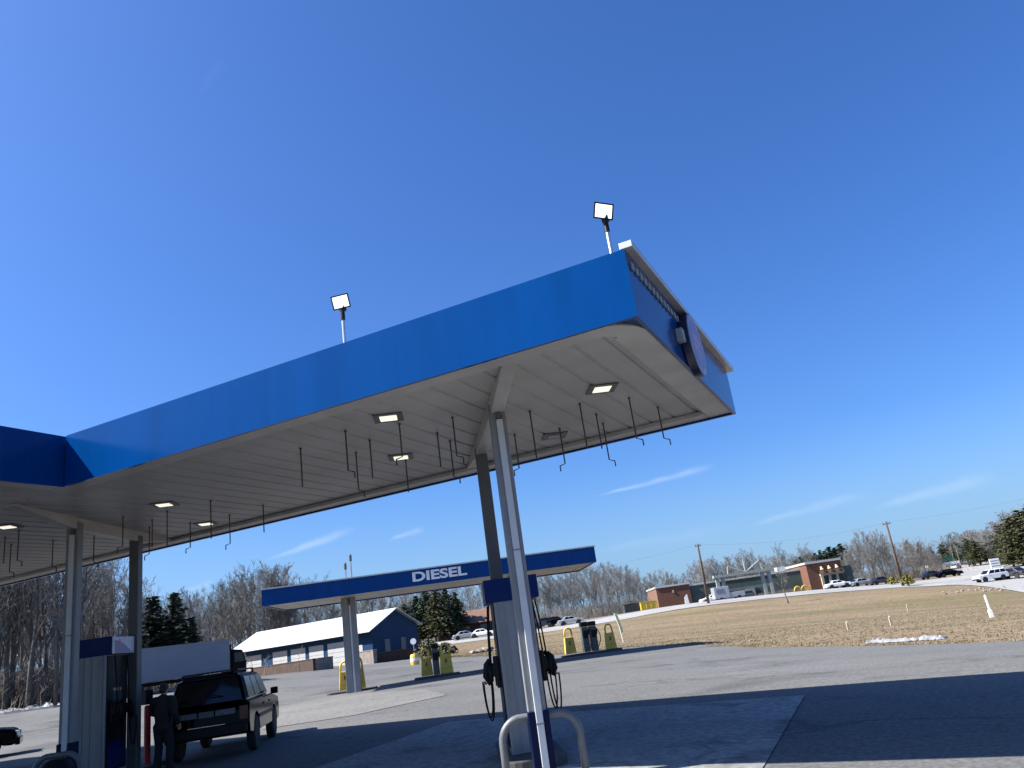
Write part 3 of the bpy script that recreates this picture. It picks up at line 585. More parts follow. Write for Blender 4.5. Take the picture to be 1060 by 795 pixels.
    for s in (-1,1):
        m = MB(); m.box((-h-.012,s*(Wd-.13)-.09,belt-.36), (-h+.05,s*(Wd-.13)+.09,belt-.06)); m.build('tail_light', 'tail', t, bevel=.015)
        m = MB(); m.box((h-.10,s*(Wd-.22)-.18,K['hood']-.32), (h+.004,s*(Wd-.22)+.18,K['hood']-.16)); m.build('headlight', 'headl', t, bevel=.015)
        m = MB(); m.box((c1-.28,s*(Wd+.10)-.09,belt+.0), (c1-.12,s*(Wd+.10)+.09,belt+.16)); m.box((c1-.25,s*(Wd-.0)-.06,belt+.0), (c1-.18,s*(Wd+.05)+.05,belt+.04)); m.build('mirror', paint, t, bevel=.02)
    m = MB(); m.box((-h-.07,-Wd+.05,sill+.04), (-h+.1,Wd-.05,sill+.26)); m.build('rear_bumper', 'blackp' if kind in ('suv','pickup') else paint, t, bevel=.03)
    m = MB(); m.box((h-.1,-Wd+.05,sill+.0), (h+.05,Wd-.05,sill+.22)); m.build('front_bumper', 'blackp' if kind in ('suv','pickup') else paint, t, bevel=.03)
    if kind == 'pickup':
        m = MB(); m.box((-h+.15,-Wd+.12,belt-.0), (K['c0']-.05,Wd-.12,belt+.012)); m.build('bed_cover', 'black', t)
    if rack:
        for s in (-1,1):
            m = MB(); m.tube([(t0+.05,s*.60,zr+.0),(t0+.12,s*.60,zr+.07),(t1-.2,s*.60,zr+.07),(t1-.1,s*.60,zr)], .02, 8); m.build('roof_rail', 'blackp', t)
        m = MB(); m.box((t0+.2,-.6,zr+.075), (t0+.26,.6,zr+.10)); m.box((t0+1.3,-.6,zr+.075), (t0+1.36,.6,zr+.10)); m.build('roof_rack_bar', 'blackp', t)
        m = MB(); m.box((-h-.018,-.16,belt-.21), (-h-.002,.16,belt-.09)); m.build('licence_plate', 'column_dk', t)
        for a_, b_ in ((-.62,-.2),(.2,.62)): m = MB(); m.box((-h-.03,a_,belt-.20), (-h-.002,b_,belt-.09)); m.build('tailgate_reflector', 'plate', t)
        m = MB(); m.tube([(c0-.09,-.02,zb+.28),(c0+.02,-.32,zb+.20)], .012, 6); m.build('rear_wiper', 'black', t)
        m = MB(); m.box((-h-.05,-.4,sill+.265), (-h+.0,.4,sill+.275)); m.build('bumper_step', 'chrome', t)
        for s in (-1,1):
            for x in (-.3,.62):
                m = MB(); m.box((x-.1,s*(Wd+.006)-.012,belt-.16), (x+.08,s*(Wd+.006)+.012,belt-.12)); m.build('door_handle', 'blackp', t)
            m = MB(); m.box((-1.0,s*(Wd+.0)-.012,.66), (1.0,s*(Wd+.0)+.012,.74)); m.build('side_moulding', 'blackp', t)
    return t
# the parked black SUV at the pump (yaw from its wheel contacts)
rr = np.array(on_z(263,777,.06)[:2]); fr_ = np.array(on_z(284,762,.06)[:2]); hd = (fr_-rr)/np.linalg.norm(fr_-rr)
rz_s = math.atan2(hd[1], hd[0]); lft = np.array((-hd[1], hd[0])); cs = rr+hd*1.30+lft*.765
vehicle('suv', 'black SUV with roof rails and dark windows parked at the left dispenser, seen from behind', 'SUV', cs, rz_s, 'suv', 'suv', rack=True).scale = (.95,.92,.94)
Pc = at(-16,786,25.0); crz = -YAW+R_(30); ccx = np.array(Pc[:2])-np.array((math.cos(crz)*1.4+math.sin(crz)*.8, math.sin(crz)*1.4-math.cos(crz)*.8))
vehicle('car', 'dark sedan cut off by the left edge of the photo', 'car', ccx, crz, 'suv', 'sedan')
# box truck behind the SUV
def box_truck(label, p, rz):
    t = thing('box_truck', label, 'truck', (p[0], p[1], g1(p[0], p[1])), rz)
    m = MB(); m.box((-6.2,-1.2,1.0), (3.2,1.2,3.72)); b = m.build('cargo_box', 'box', t, bevel=.03)
    m = MB()
    for z_ in (1.0, 3.62): m.box((-6.2,-1.215,z_), (3.2,-1.203,z_+.1)); m.box((-6.2,1.203,z_), (3.2,1.215,z_+.1))
    m.box((-6.2,-1.212,1.5), (3.2,-1.203,1.58)); m.build('rail', 'column', b)
    m = MB(); m.box((-6.0,-.5,.65), (4.5,.5,.95)); m.build('chassis', 'black', t)
    m = MB(); m.prism([(3.4,-1.1,.6),(4.55,-1.1,.6),(4.6,-1.1,1.6),(4.3,-1.1,2.7),(3.4,-1.1,2.85)], (0,2.2,0)); cb = m.build('cab', 'suv', t, bevel=.12)
    m = MB(); m.quad((4.5,-.9,1.8),(4.5,.9,1.8),(4.3,.88,2.55),(4.3,-.88,2.55), .04); m.build('windscreen', 'glass', cb)
    for s in (-1,1): m = MB(); m.quad((3.6,s*1.105,1.7),(4.4,s*1.105,1.7),(4.2,s*1.105,2.5),(3.6,s*1.105,2.5), .008); m.build('window', 'glass', cb)
    m = MB(); m.tube([(3.32,-.95,.9),(3.32,-.95,3.0),(3.36,-.95,3.25)], .1, 10); m.build('exhaust_stack', 'black', t)
    for x in (-4.6,-3.5,3.9):
        for y in (-1.05,1.05): wheel(t, x, y, .5, .28)
    return t
tz = -YAW+R_(44); Pk = ground_at(232,60); Pk = Pk-Vector((math.cos(tz), math.sin(tz), 0))*3.2; bt = box_truck('long pale grey box truck parked behind the black SUV', Pk, tz); bt.scale = (1,1,.86)
# ================================================================== person
def person(label, p, rz):
    z = g1(p[0], p[1])+.042; t = thing('person', label, 'person', (p[0], p[1], z), rz)
    def limb(m, pts, rs, n=12): m.tube(pts, rs, n); [m.ball(q, r_) for q, r_ in zip(pts, rs)]
    def vox(o, v, sm=2):
        r_ = o.modifiers.new('fuse', 'REMESH'); r_.mode = 'VOXEL'; r_.voxel_size = v; r_.use_smooth_shade = True
        s_ = o.modifiers.new('smooth', 'SMOOTH'); s_.iterations = sm; s_.factor = .5
    # faces +x; y is his left. Left arm reaches forward to the car, right arm hangs
    hipz = .90
    legs = {1: [(-.02,.095,.88),(.02,.10,.49),(-.03,.115,.09)], -1: [(0,-.09,.88),(.05,-.115,.49),(.0,-.125,.09)]}
    arms = {-1: [(-.02,-.20,1.40),(-.05,-.255,1.13),(.08,-.27,.92)], 1: [(-.02,.20,1.40),(.10,.27,1.17),(.30,.20,1.06)]}
    m = MB(); limb(m, [(0,0,.93),(.0,0,1.05),(-.01,0,1.22),(-.02,0,1.38),(-.01,0,1.45)], [.14,.125,.145,.13,.07])
    m.tube([(-.02,-.17,1.41),(-.02,.17,1.41)], .075, 12); m.tube([(0,-.08,.9),(0,.08,.9)], .11, 12)
    m.tube([(-.01,0,1.42),(.02,0,1.52),(.03,0,1.58)], [.065,.056,.055], 12)
    m.ball((.035,0,1.625), (.098,.077,.118), 18, 14); m.ball((.075,0,1.575), (.06,.055,.06)); m.ball((.128,0,1.605), (.022,.016,.026)); m.ball((.11,0,1.565), (.016,.026,.01))
    for s in (-1,1): m.ball((.03,s*.078,1.615), (.018,.012,.03)); m.ball((.118,s*.033,1.635), (.012,.014,.009))
    for s in (-1,1):
        limb(m, arms[s], [.055,.045,.03]); limb(m, legs[s], [.09,.062,.045])
        a = Vector(arms[s][2]); d = (a-Vector(arms[s][1])).normalized(); sd = Vector((0,1,0)); sd = (sd-d*sd.dot(d)).normalized(); up = d.cross(sd)
        m.tube([a, a+d*.05, a+d*.09], [.03,.042,.036], 10)
        for k, ln in enumerate((.07,.08,.075,.058)):
            o_ = sd*(.030-.02*k); q0 = a+d*.085+o_; q1 = q0+d*ln*.55-up*.012; q2 = q1+d*ln*.35-up*.035; m.tube([q0,q1,q2], [.0105,.0095,.008], 8)
        q0 = a+d*.03+sd*.035*(-s); m.tube([q0, q0+d*.035+sd*.025*(-s)-up*.01, q0+d*.065+sd*.022*(-s)-up*.03], [.013,.011,.009], 8)
    b = m.build('body', 'skin', t, smooth=True); vox(b, .0075, 1)
    m = MB(); limb(m, [(0,0,.86),(0,0,.98),(-.01,0,1.10),(-.015,0,1.24),(-.02,0,1.38)], [.168,.162,.165,.175,.15]); m.tube([(-.02,-.185,1.40),(-.02,.185,1.40)], .092, 14); m.tube([(-.01,0,1.42),(0,0,1.49)], [.1,.08], 12)
    for s in (-1,1): limb(m, arms[s], [.082,.072,.055])
    for k in range(3): m.tube([(.165*math.cos(a)+0, .165*math.sin(a), .84+.0*k) for a in [R_(i*30) for i in range(13)]], .02, 6)
    vox(m.build('jacket', 'jacket', t, smooth=True), .013)
    m = MB(); m.tube([(0,-.07,.86),(0,.07,.86)], .135, 12); m.ball((0,0,.88), (.145,.16,.12))
    for s in (-1,1): limb(m, legs[s][:2]+[(legs[s][2][0]-.01,legs[s][2][1],.05)], [.108,.082,.072])
    vox(m.build('trousers', 'trousers', t, smooth=True), .013)
    m = MB()
    for s in (-1,1): x, y, _ = legs[s][2]; m.ball((x+.07,y,.05), (.15,.052,.05)); m.ball((x-.02,y,.06), (.07,.048,.058)); m.box((x-.08,y-.045,.0), (x+.2,y+.045,.02))
    vox(m.build('shoes', 'black', t, smooth=True), .009); t.scale = (.95,.95,.92)
    m = MB(); m.ball((.02,0,1.655), (.108,.088,.1), 16, 12); m.ball((-.03,0,1.61), (.06,.075,.07)); m.build('hair', 'hair', t, smooth=True)
Pp = on_z(169,800,.05); person('person in a dark jacket and trousers standing with back turned beside the black SUV', (Pp[0], Pp[1]), rz_s-R_(12))
# ================================================================== diesel canopy
fl = at(271.5,611,37.05); fr2 = at(614,566,38.75); dz = float(fl[2]); dlen = float(np.linalg.norm(fr2[:2]-fl[:2])); drz = math.atan2(fr2[1]-fl[1], fr2[0]-fl[0])
DW, DF = 5.4, .75
dcan = thing('diesel_canopy', 'smaller far canopy with DIESEL lettering on its dark blue fascia', 'canopy', (fl[0], fl[1], 0), drz)
zb_ = dz-DF
m = MB(); m.box((0,0,zb_), (dlen,.05,dz)); m.build('front_fascia', 'fascia', dcan, bevel=.008); m = MB(); m.box((0,DW-.05,zb_), (dlen,DW,dz)); m.build('back_fascia', 'fascia', dcan, bevel=.008)
for x_ in (-.05, dlen+.003): m = MB(); m.box((x_,0,zb_), (x_+.047,DW,dz)); m.build('end_fascia', 'fascia', dcan, bevel=.008)
m = MB(); m.box((-.08,-.06,dz+.002), (dlen+.08,.03,dz+.06)); m.box((-.08,DW-.03,dz+.002), (dlen+.08,DW+.06,dz+.06)); m.box((-.08,.033,dz+.002), (-.02,DW-.033,dz+.06)); m.box((dlen+.02,.033,dz+.002), (dlen+.08,DW-.033,dz+.06)); m.build('parapet_cap', 'cap', dcan)
m = MB(); m.box((.01,.055,zb_+.06), (dlen-.01,DW-.055,zb_+.10)); so = m.build('soffit', 'soffit', dcan)
m = MB(); 
for i in range(int(dlen/.8)): m.box((.4+i*.8,.06,zb_+.045), (.44+i*.8,DW-.06,zb_+.058))
m.build('soffit_rib', 'trim', so)
m = MB(); m.box((.01,.06,dz-.16), (dlen-.01,DW-.06,dz-.10)); m.build('roof_deck', 'cap', dcan)
def dloc(P): v_ = Vector((P[0]-fl[0], P[1]-fl[1], 0)); return Matrix.Rotation(-drz, 3, 'Z')@v_
cx1 = dloc(at(364,660,39.4)).x
for x in (cx1, cx1+8.6):
    w_ = Matrix.Rotation(drz, 3, 'Z')@Vector((x,DW/2,0))+Vector((fl[0],fl[1],0)); zg = g1(w_.x, w_.y)-.05
    m = MB(); m.box((x-.36,DW/2-.16,zg), (x-.02,DW/2+.16,zb_+.06)); m.box((x+.10,DW/2-.16,zg), (x+.34,DW/2+.16,zb_+.06)); m.box((x-.02,DW/2-.02,zg), (x+.10,DW/2+.02,zb_+.06)); c_ = m.build('column', 'column', dcan, bevel=.01)
    m = MB(); m.box((x+.0,DW/2-.16,zg), (x+.09,DW/2-.025,zb_-.3)); m.build('downspout', 'strip', c_)
def text(body, size, parent, loc_, m, sx=1.0, ext=.02, off=.012, name='lettering', rot=(math.pi/2,0,0)):
    cu = bpy.data.curves.new(name, 'FONT'); cu.body = body; cu.size = size; cu.extrude = ext; cu.offset = off; cu.align_x = 'CENTER'; cu.align_y = 'CENTER'
    o = bpy.data.objects.new(name, cu); C.objects.link(o); o.parent = parent; o.location = loc_; o.rotation_euler = rot; o.scale = (sx,1,1); cu.materials.append(MT[m])
    bpy.context.view_layer.update(); me = bpy.data.meshes.new_from_object(o.evaluated_get(bpy.context.evaluated_depsgraph_get())); bpy.data.objects.remove(o)
    o = bpy.data.objects.new(name, me); C.objects.link(o); o.parent = parent; o.location = loc_; o.rotation_euler = rot; o.scale = (sx,1,1); return o
tx = dloc(at(454.5,594,37.9)).x
text('DIESEL', .60, dcan, (tx,-.03,zb_+DF*.54), 'letter', 1.5, .02, .02)
# vent pipes beyond the canopy
for u, v0, v1, d, lab in ((359,581,640,56,'shorter thin vent pipe rising behind the diesel canopy'), (364.6,572,640,56,'taller thin vent pipe rising behind the diesel canopy')):
    P = at(u, (v0+v1)/2, d); zg = g1(P[0], P[1]); zt_ = float(at(u, v0, d)[2]); t = thing('vent_pipe', lab, 'pipe', (P[0],P[1],zg), 0, 'vent pipes behind the diesel canopy')
    m = MB(); m.tube([(0,0,-.2),(0,0,zt_-zg-.5)], .055, 8); m.build('pipe', 'steel', t); m = MB(); m.tube([(0,0,zt_-zg-.5),(0,0,zt_-zg-.42),(0,0,zt_-zg-.1),(0,0,zt_-zg)], [.08,.1,.1,.04], 8); m.build('vent_cap', 'column_dk', t)
# diesel islands: yellow guards, dispensers
def guard_proto():
    t = thing('pump_guard', 'x', 'pump guard', (0,0,0))
    m = MB(); m.prism([(-.36,-.16,0),(.36,-.16,0),(.28,-.13,1.0),(-.28,-.13,1.0)], (0,.3,0)); m.build('plate', 'yellow', t, bevel=.03)
    m = MB(); pts = [(-.235,0,.95),(-.22,0,1.28)]+[(.2*math.cos(R_(180-30*k)),0,1.36+.17*math.sin(R_(180-30*k))) for k in range(7)]+[(.22,0,1.28),(.235,0,.95)]; m.tube(pts, .055, 8); m.build('hoop', 'yellow', t, smooth=True)
    m = MB(); m.box((-.05,-.168,.55), (.05,-.160,.75)); m.build('latch', 'column_dk', t); return t
def ddisp_proto():
    t = thing('diesel_dispenser', 'x', 'fuel pump', (0,0,0))
    m = MB(); m.box((-.16,-.28,0), (.16,.28,1.30)); m.build('body', 'column_dk', t, bevel=.02)
    m = MB(); m.box((-.18,-.30,1.31), (.18,.30,1.55)); m.build('header', 'blackp', t, bevel=.03)
    m = MB(); m.box((-.14,-.286,.7), (.14,-.281,1.1)); m.build('display', 'blackp', t)
    m = MB(); pts = [(.2,-.1,1.2)]+[(.2+.18*math.sin(math.pi*k/10),-.1,1.2-.1*k) for k in range(11)]; m.tube(pts, .025, 6); m.build('hose', 'black', t)
    m = MB(); m.box((.165,-.16,.85), (.24,-.04,1.15)); m.build('nozzle', 'black', t); return t
gp, dp = guard_proto(), ddisp_proto(); used = {'g': 0, 'd': 0}
def place(proto, key, u, v, d, label, group, s=1.0):
    P = at(u, v, d); o = proto if not used[key] else copy_tree(proto); used[key] = 1
    o.location = (P[0], P[1], g1(P[0], P[1])+.15); o.rotation_euler = (0,0,drz+R_(4)); o['label'] = label; o['group'] = group; o.scale = (s,s,s)
ISL = [((358,714,39.9),(372,716,38.9),[], 'left'), ((442.5,699,41.2),(463,698.5,40.6),[(452.5,699,40.9)], 'middle'), ((591,677,42.6),(633,671.5,42.4),[(608,675,42.5),(616.5,674.5,42.5)], 'right')]
WHO = {'left': 'beside the diesel canopy column', 'middle': 'midway between the diesel column and the near column', 'right': 'right of the near column before the grass'}
for a, b, ds_, w_ in ISL:
    place(gp, 'g', *a, 'left yellow hoop-topped guard '+WHO[w_], 'yellow pump guards', .88); place(gp, 'g', *b, 'right yellow hoop-topped guard '+WHO[w_], 'yellow pump guards', (.96 if w_ != 'right' else .84))
    for i, q in enumerate(ds_):
        place(dp, 'd', *q, ('grey diesel dispenser between yellow guards '+WHO[w_]) if len(ds_) == 1 else ('dark left one' if i == 0 else 'thin right one')+' of two diesel dispensers right of the near column', 'diesel dispensers')
    pm = (at(*a)+at(*b))/2; ln = float(np.linalg.norm(at(*a)[:2]-at(*b)[:2]))
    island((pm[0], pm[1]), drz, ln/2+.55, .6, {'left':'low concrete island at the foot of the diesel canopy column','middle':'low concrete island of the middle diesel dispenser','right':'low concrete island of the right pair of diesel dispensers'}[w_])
# extra bits near the islands
P = at(429,679,60); t = thing('pump_guard', 'small yellow plastic barrel beside the blue shed corner', 'barrel', (P[0],P[1],g1(P[0],P[1]))); t.name = 'barrel'
m = MB(); m.lathe([(.02,0),(.3,0),(.34,.2),(.34,.62),(.29,.8),(.02,.82)], 'z', 14); m.build('shell', 'yellow', t); m = MB(); m.lathe([(.345,.3),(.35,.34),(.35,.5),(.345,.54)], 'z', 14); m.build('band', 'white', t)
P = at(643,652,62); t = thing('sign_flag', 'pale green feather flag leaning beside the right diesel island', 'flag', (P[0],P[1],g1(P[0],P[1])), -YAW)
t.name = 'feather_flag'; MT['palegreen'] = mat('pale_green_cloth', (.45,.55,.25), .8)
m = MB(); m.tube([(0,0,0),(-.1,0,1.2),(-.35,0,2.3)], .03, 6); m.build('pole', 'white', t); m = MB(); m.prism([(-.05,0,.7),(.2,0,.8),(-.12,0,2.2),(-.33,0,2.3)], (0,.02,0)); m.build('cloth', 'palegreen', t)
# ================================================================== blue shed, low walls, brown building
def facade_frame(u, v, d, rz): P = at(u, v, d); return (P[0], P[1], g1(P[0], P[1])), rz
c0_ = at(387,685,92); cL = at(243,700,104); e_ = Vector((cL[0]-c0_[0], cL[1]-c0_[1], 0)); SL = e_.length; srz = math.atan2(e_.y, e_.x)  # local x runs away along the long wall
sh = thing('storage_shed', 'long blue shed with a bright metal roof and pale roller doors', 'shed', (c0_[0], c0_[1], g1(c0_[0], c0_[1])-.1), srz)
EV = 4.0; SWd = 8.6; RG = 6.05                                # gable width along local -y (to the right, away)
m = MB(); m.prism([(0,0,0),(0,-SWd,0),(0,-SWd,EV),(0,-SWd/2,RG-.1),(0,0,EV)], (SL,0,0)); m.build('wall', 'shed', sh)
m = MB()
for s in (1,-1):
    y0, y1 = (.9, -SWd/2) if s > 0 else (-SWd-.5, -SWd/2); z0 = EV-(.9 if s > 0 else .5)*(RG-EV)/(SWd/2)+.04
    m.add([(-.5,y0,z0),(SL+.5,y0,z0),(SL+.5,y1,RG+.02),(-.5,y1,RG+.02),(-.5,y0,z0+.09),(SL+.5,y0,z0+.09),(SL+.5,y1,RG+.11),(-.5,y1,RG+.11)], [(3,2,1,0),(4,5,6,7),(0,1,5,4),(1,2,6,5),(2,3,7,6),(3,0,4,7)])
rf = m.build('roof', 'shedroof', sh)
m = MB(); 
for i in range(int(SL/.9)): m.add([(i*.9,.9,EV-.34),(i*.9+.05,.9,EV-.34),(i*.9+.05,-SWd/2,RG+.15),(i*.9,-SWd/2,RG+.15),(i*.9,.9,EV-.42),(i*.9+.05,.9,EV-.42),(i*.9+.05,-SWd/2,RG+.06),(i*.9,-SWd/2,RG+.06)], [(0,1,2,3),(4,7,6,5),(0,4,5,1),(3,2,6,7),(0,3,7,4),(1,5,6,2)])
m.build('roof_seam', 'shedroof', rf)
def sx_of(u, v): # local x on the long wall of pixel column u
    r = ray(u, v); n_ = Vector((-e_.y, e_.x, 0)).normalized(); n2 = np.array((n_.x, n_.y, 0)); k = ((c0_-CO)@n2)/(r@n2); P = CO+r*k; return (Vector((P[0]-c0_[0], P[1]-c0_[1], 0))).dot(e_.normalized())
for ua, ub, kind_ in ((254,271,'d'),(283,298,'d'),(302,317,'d'),(321,336,'d'),(340.5,358,'d'),(372,377,'w')):
    xa_, xb_ = sorted((sx_of(ua,690), sx_of(ub,690))); m = MB(); m.box((xa_,.0,0.05), (xb_,.05,3.0 if kind_ == 'd' else 2.3)); dr = m.build('roller_door' if kind_ == 'd' else 'door', 'door_w', sh)
    m = MB()
    for k in range(5): m.box((xa_+.02,.052,.1+k*.58), (xb_-.02,.062,.14+k*.58)) if kind_ == 'd' else None
    if kind_ == 'd': m.build('door_rib', 'column', dr)
    else: m = MB(); m.box((xa_+.1,.052,1.0), (xa_+.2,.1,1.1)); m.build('handle', 'steel', dr)
for y in (-2.6,-5.6):
    m = MB(); m.box((-.04,y-.4,1.2), (-.002,y+.4,2.5)); wn = m.build('window', 'pane', sh)
    m = MB(); m.box((-.06,y-.44,1.16), (-.042,y+.44,1.2)); m.box((-.06,y-.44,2.5), (-.042,y+.44,2.54)); m.box((-.06,y-.44,1.2), (-.042,y-.4,2.5)); m.box((-.06,y+.4,1.2), (-.042,y+.44,2.5)); m.build('window_frame', 'whitegrey', wn)
m = MB(); m.box((-.03,-SWd+.02,.1), (-.003,-.02,.9)); m.build('base_course', 'brownwall', sh)
def lowwall(name, label, ua, va, da, ub, vb, db, h, m_, cat='wall', cap=True):
    a = at(ua,va,da); b = at(ub,vb,db); a = Vector((a[0],a[1],0)); b = Vector((b[0],b[1],0)); L = (b-a).length; rz = math.atan2((b-a).y, (b-a).x); z = min(g1(a.x,a.y), g1(b.x,b.y))-.1
    t = thing(name, label, cat, (a.x,a.y,z), rz); m = MB(); m.box((0,-.25,0), (L,.25,h)); w_ = m.build('wall_body', m_, t, bevel=.02)
    if cap: m = MB(); m.box((-.04,-.29,h+.002), (L+.04,.29,h+.1)); m.build('coping', 'brownwall' if m_ == 'brownwall' else 'paleblock', t, bevel=.02)
    return t
lowwall('block_wall', 'low dark brown block wall before the blue shed roller doors', 262,701,84, 327,697,74, 1.15, 'brownwall')
lowwall('block_wall', 'short paler block wall at the right end of the dark brown wall', 327.6,697,74, 343,694,78, 1.2, 'paleblock')
lowwall('block_wall', 'pale boxy block planter at the blue shed corner', 372,689.5,88, 389,687,86, 1.5, 'paleblock')
lowwall('block_wall', 'low brown wall along the gable end of the blue shed', 390,686.5,87, 429,680,90, 1.15, 'brownwall')
P = at(428,666,88); sg = thing('wall_sign', 'small round white sign on a post at the blue shed right corner', 'sign', (P[0],P[1],g1(P[0],P[1])), -YAW)
m = MB(); m.tube([(0,0,-.2),(0,0,1.9)], .04, 6); m.build('post', 'steel', sg); m = MB(); m.lathe([(.02,-.05),(.34,-.05),(.34,-.02),(.02,-.02)], 'y', 16, (0,0,1.9)); m.build('sign_face', 'white', sg)
def lat(u, v, d, P0, rz):                                  # pixel to local x, z of a frontal facade
    r = ray(u, v); n_ = np.array((-math.sin(rz), math.cos(rz), 0)); k = ((np.array(P0)-CO)@n_)/(r@n_); P = CO+r*k; q = P-np.array(P0)
    return float(q@np.array((math.cos(rz), math.sin(rz), 0))), float(q[2])
def _frontal(u, v, d, turn=0): P = at(u, v, d); P0 = (P[0], P[1], g1(P[0], P[1])); return P0, -YAW+turn
P0, rz = _frontal(490,660,132); bb = thing('brown_building', 'low brown-roofed building behind the near dispenser and parked cars', 'building', P0, rz)
m = MB(); m.box((-5.5,0,-.5), (6.5,8,2.2)); m.build('wall', 'brownwall', bb)
m = MB(); m.prism([(-6.2,-.9,2.1),(-6.2,8.9,2.1),(-6.2,4,4.4)], (13.4,0,0)); m.build('roof', 'brownroof', bb)
for x in (-4,-1,2,5): m = MB(); m.box((x-.6,-.04,.6), (x+.6,-.002,1.7)); m.build('window', 'pane', bb)
# ================================================================== the plaza across the street
P0, rz = _frontal(760,622.5,150); pz = thing('plaza_building', 'long low plaza with brick end, green walls and a white portico', 'building', P0, rz)
X = lambda u, v: lat(u, v, 150, P0, rz)
x0, zt0 = X(679,610); x1, zt1 = X(713,604.5); x2, _ = X(833,587); ZB = -1.2
zt0 = max(zt0, zt1)
m = MB(); m.box((x0,0,ZB), (x1,14,zt0)); m.build('brick_wing', 'brick', pz)
m = MB(); m.box((x0-.15,-.15,zt0+.003), (x1+.15,14.1,zt0+.35)); m.build('parapet', 'cap', pz)
m = MB(); m.box((x1+.01,.6,ZB), (x2,13,zt0-.4)); gw = m.build('green_wall', 'greenwall', pz)
m = MB(); m.box((x1+.01,.5,zt0-.39), (x2,13.1,zt0-.05)); m.build('fascia_band', 'cap', pz)
m = MB(); m.box((x1+.05,.35,ZB), (x2-.05,.58,.9)); m.build('stone_base', 'paleblock', pz)
for u in (741.5,747.5,789,796):
    x, _ = X(u, 610); m = MB(); m.box((x-.32,-2.6,ZB), (x+.32,-2.0,zt0+.25)); m.build('portico_column', 'whitegrey', pz, bevel=.03)
xa_, _ = X(738,610); xb_, _ = X(799,600)
m = MB(); m.box((xa_,-2.9,zt0+.26), (xb_,-1.7,zt0+.75)); m.build('portico_beam', 'whitegrey', pz); m = MB(); m.box((xa_+1,-2.5,2.0), (xb_-1.2,-2.2,2.45)); m.build('portico_rail', 'whitegrey', pz)
xc, _ = X(769,594)
m = MB(); z0 = zt0+.76
for dx, dz_ in ((-3.2,1.3),(0,2.3),(3.0,1.7)): m.tube([(xc,-2.3,z0-.1),(xc+dx,-2.3,z0+dz_)], .15, 6)
m.tube([(xc-3.2,-2.3,z0+1.3),(xc-3.4,-2.3,z0-.1)], .14, 6); m.tube([(xc+3,-2.3,z0+1.7),(xc+3.3,-2.3,z0-.1)], .14, 6); m.build('truss', 'whitegrey', pz)
for ua, ub in ((757,762),(776,781),(783,787)): xa_, _ = X(ua,618); xb_, _ = X(ub,616); m = MB(); m.box((xa_,.5,ZB), (xb_,.58,2.0)); m.build('entrance_door', 'pane', pz)
xa_, _ = X(778,615); m = MB(); m.box((xa_-.9,.3,ZB), (xa_+.9,.49,2.1)); m.build('entrance_panel', 'whitegrey', pz)
xa_, za = X(815,588); m = MB(); m.box((xa_-.8,4,zt0-.05), (xa_+.8,6,zt0+.9)); m.build('roof_unit', 'cap', pz)
xa_, za = X(697,613); m = MB(); m.box((xa_-.15,-.12,zt0-1.2), (xa_+.15,-.003,zt0-.7)); m.build('wall_lamp', 'cream', pz)
# restaurant joined at the right
P1, rz1 = _frontal(857,611,147, R_(2)); rs = thing('restaurant', 'brick restaurant with cream entrance columns and lit gooseneck lamps at the right of the plaza', 'building', P1, rz1)
X1 = lambda u, v: lat(u, v, 147, P1, rz1)
xa_, zt_ = X1(834,585); xb_, zt2 = X1(869,579.5); zt_ = max(zt_, zt2)
m = MB(); m.box((xa_,0,-1), (xb_,12,zt_)); m.build('brick_wall', 'brick', rs)
m = MB(); m.box((xa_-.2,-.2,zt_+.003), (xb_+.2,12.2,zt_+.4)); m.build('cornice', 'cap', rs)
m = MB(); m.box((xb_+.01,.8,-1), (xb_+2.2,11,zt_-1.2)); m.build('side_wing', 'greenwall', rs)
xe, _ = X1(850,600); m = MB(); m.box((xe,-.06,-1), (xb_-.1,-.003,2.6)); m.build('glazing', 'glass', rs)
m = MB(); m.box((xe-.1,-.5,2.62), (xb_+.1,-.003,3.0)); m.build('entrance_beam', 'cream', rs)
m = MB(); m.prism([(xe-.1,-.9,3.02),(xb_+.1,-.9,3.02),(xb_+.1,-.003,3.6),(xe-.1,-.003,3.6)], (0,-.05,-.02)); m.build('awning', 'brownwall', rs)
for u in (851,859,867): x, _ = X1(u,600); m = MB(); m.box((x-.22,-.5,-1), (x+.22,-.07,2.61)); m.build('entrance_column', 'cream', rs)
MT['goose'] = mat('gooseneck_lamp_glow', (.75,.62,.35), .5)
for u in (849.5,857.5,865.5):
    x, _ = X1(u,590); m = MB(); m.tube([(x,-.003,zt_-.9),(x,-.6,zt_-.8),(x,-.7,zt_-1.1)], .09, 6); m.ball((x,-.7,zt_-1.25), (.36,.3,.22), 10, 6); m.build('gooseneck_lamp', 'goose', rs)
xw, _ = X1(880,598); m = MB(); m.box((xb_+.8,.72,.3), (xb_+1.7,.79,1.9)); m.build('window', 'pane', rs)
# yellow double-arched rail sign before the green wall
P2, rz2 = _frontal(830,611.5,144); ys = thing('arched_sign', 'low bright yellow double-arched sign before the green plaza wall', 'sign', P2, rz2)
m = MB()
for c_ in (-.85,.85): m.tube([(c_+.85*math.cos(R_(180-15*k)),0,.35+.9*math.sin(R_(180-15*k))) for k in range(13)], .17, 8)
m.build('arches', 'yellow2', ys, smooth=True); ys.scale = (.78,.78,.95); m = MB(); m.box((-1.9,-.1,.05), (1.9,.1,.32)); m.box((-1.5,-.06,-.6), (-1.3,.06,.05)); m.box((1.3,-.06,-.6), (1.5,.06,.05)); m.build('base_rail', 'yellow2', ys)
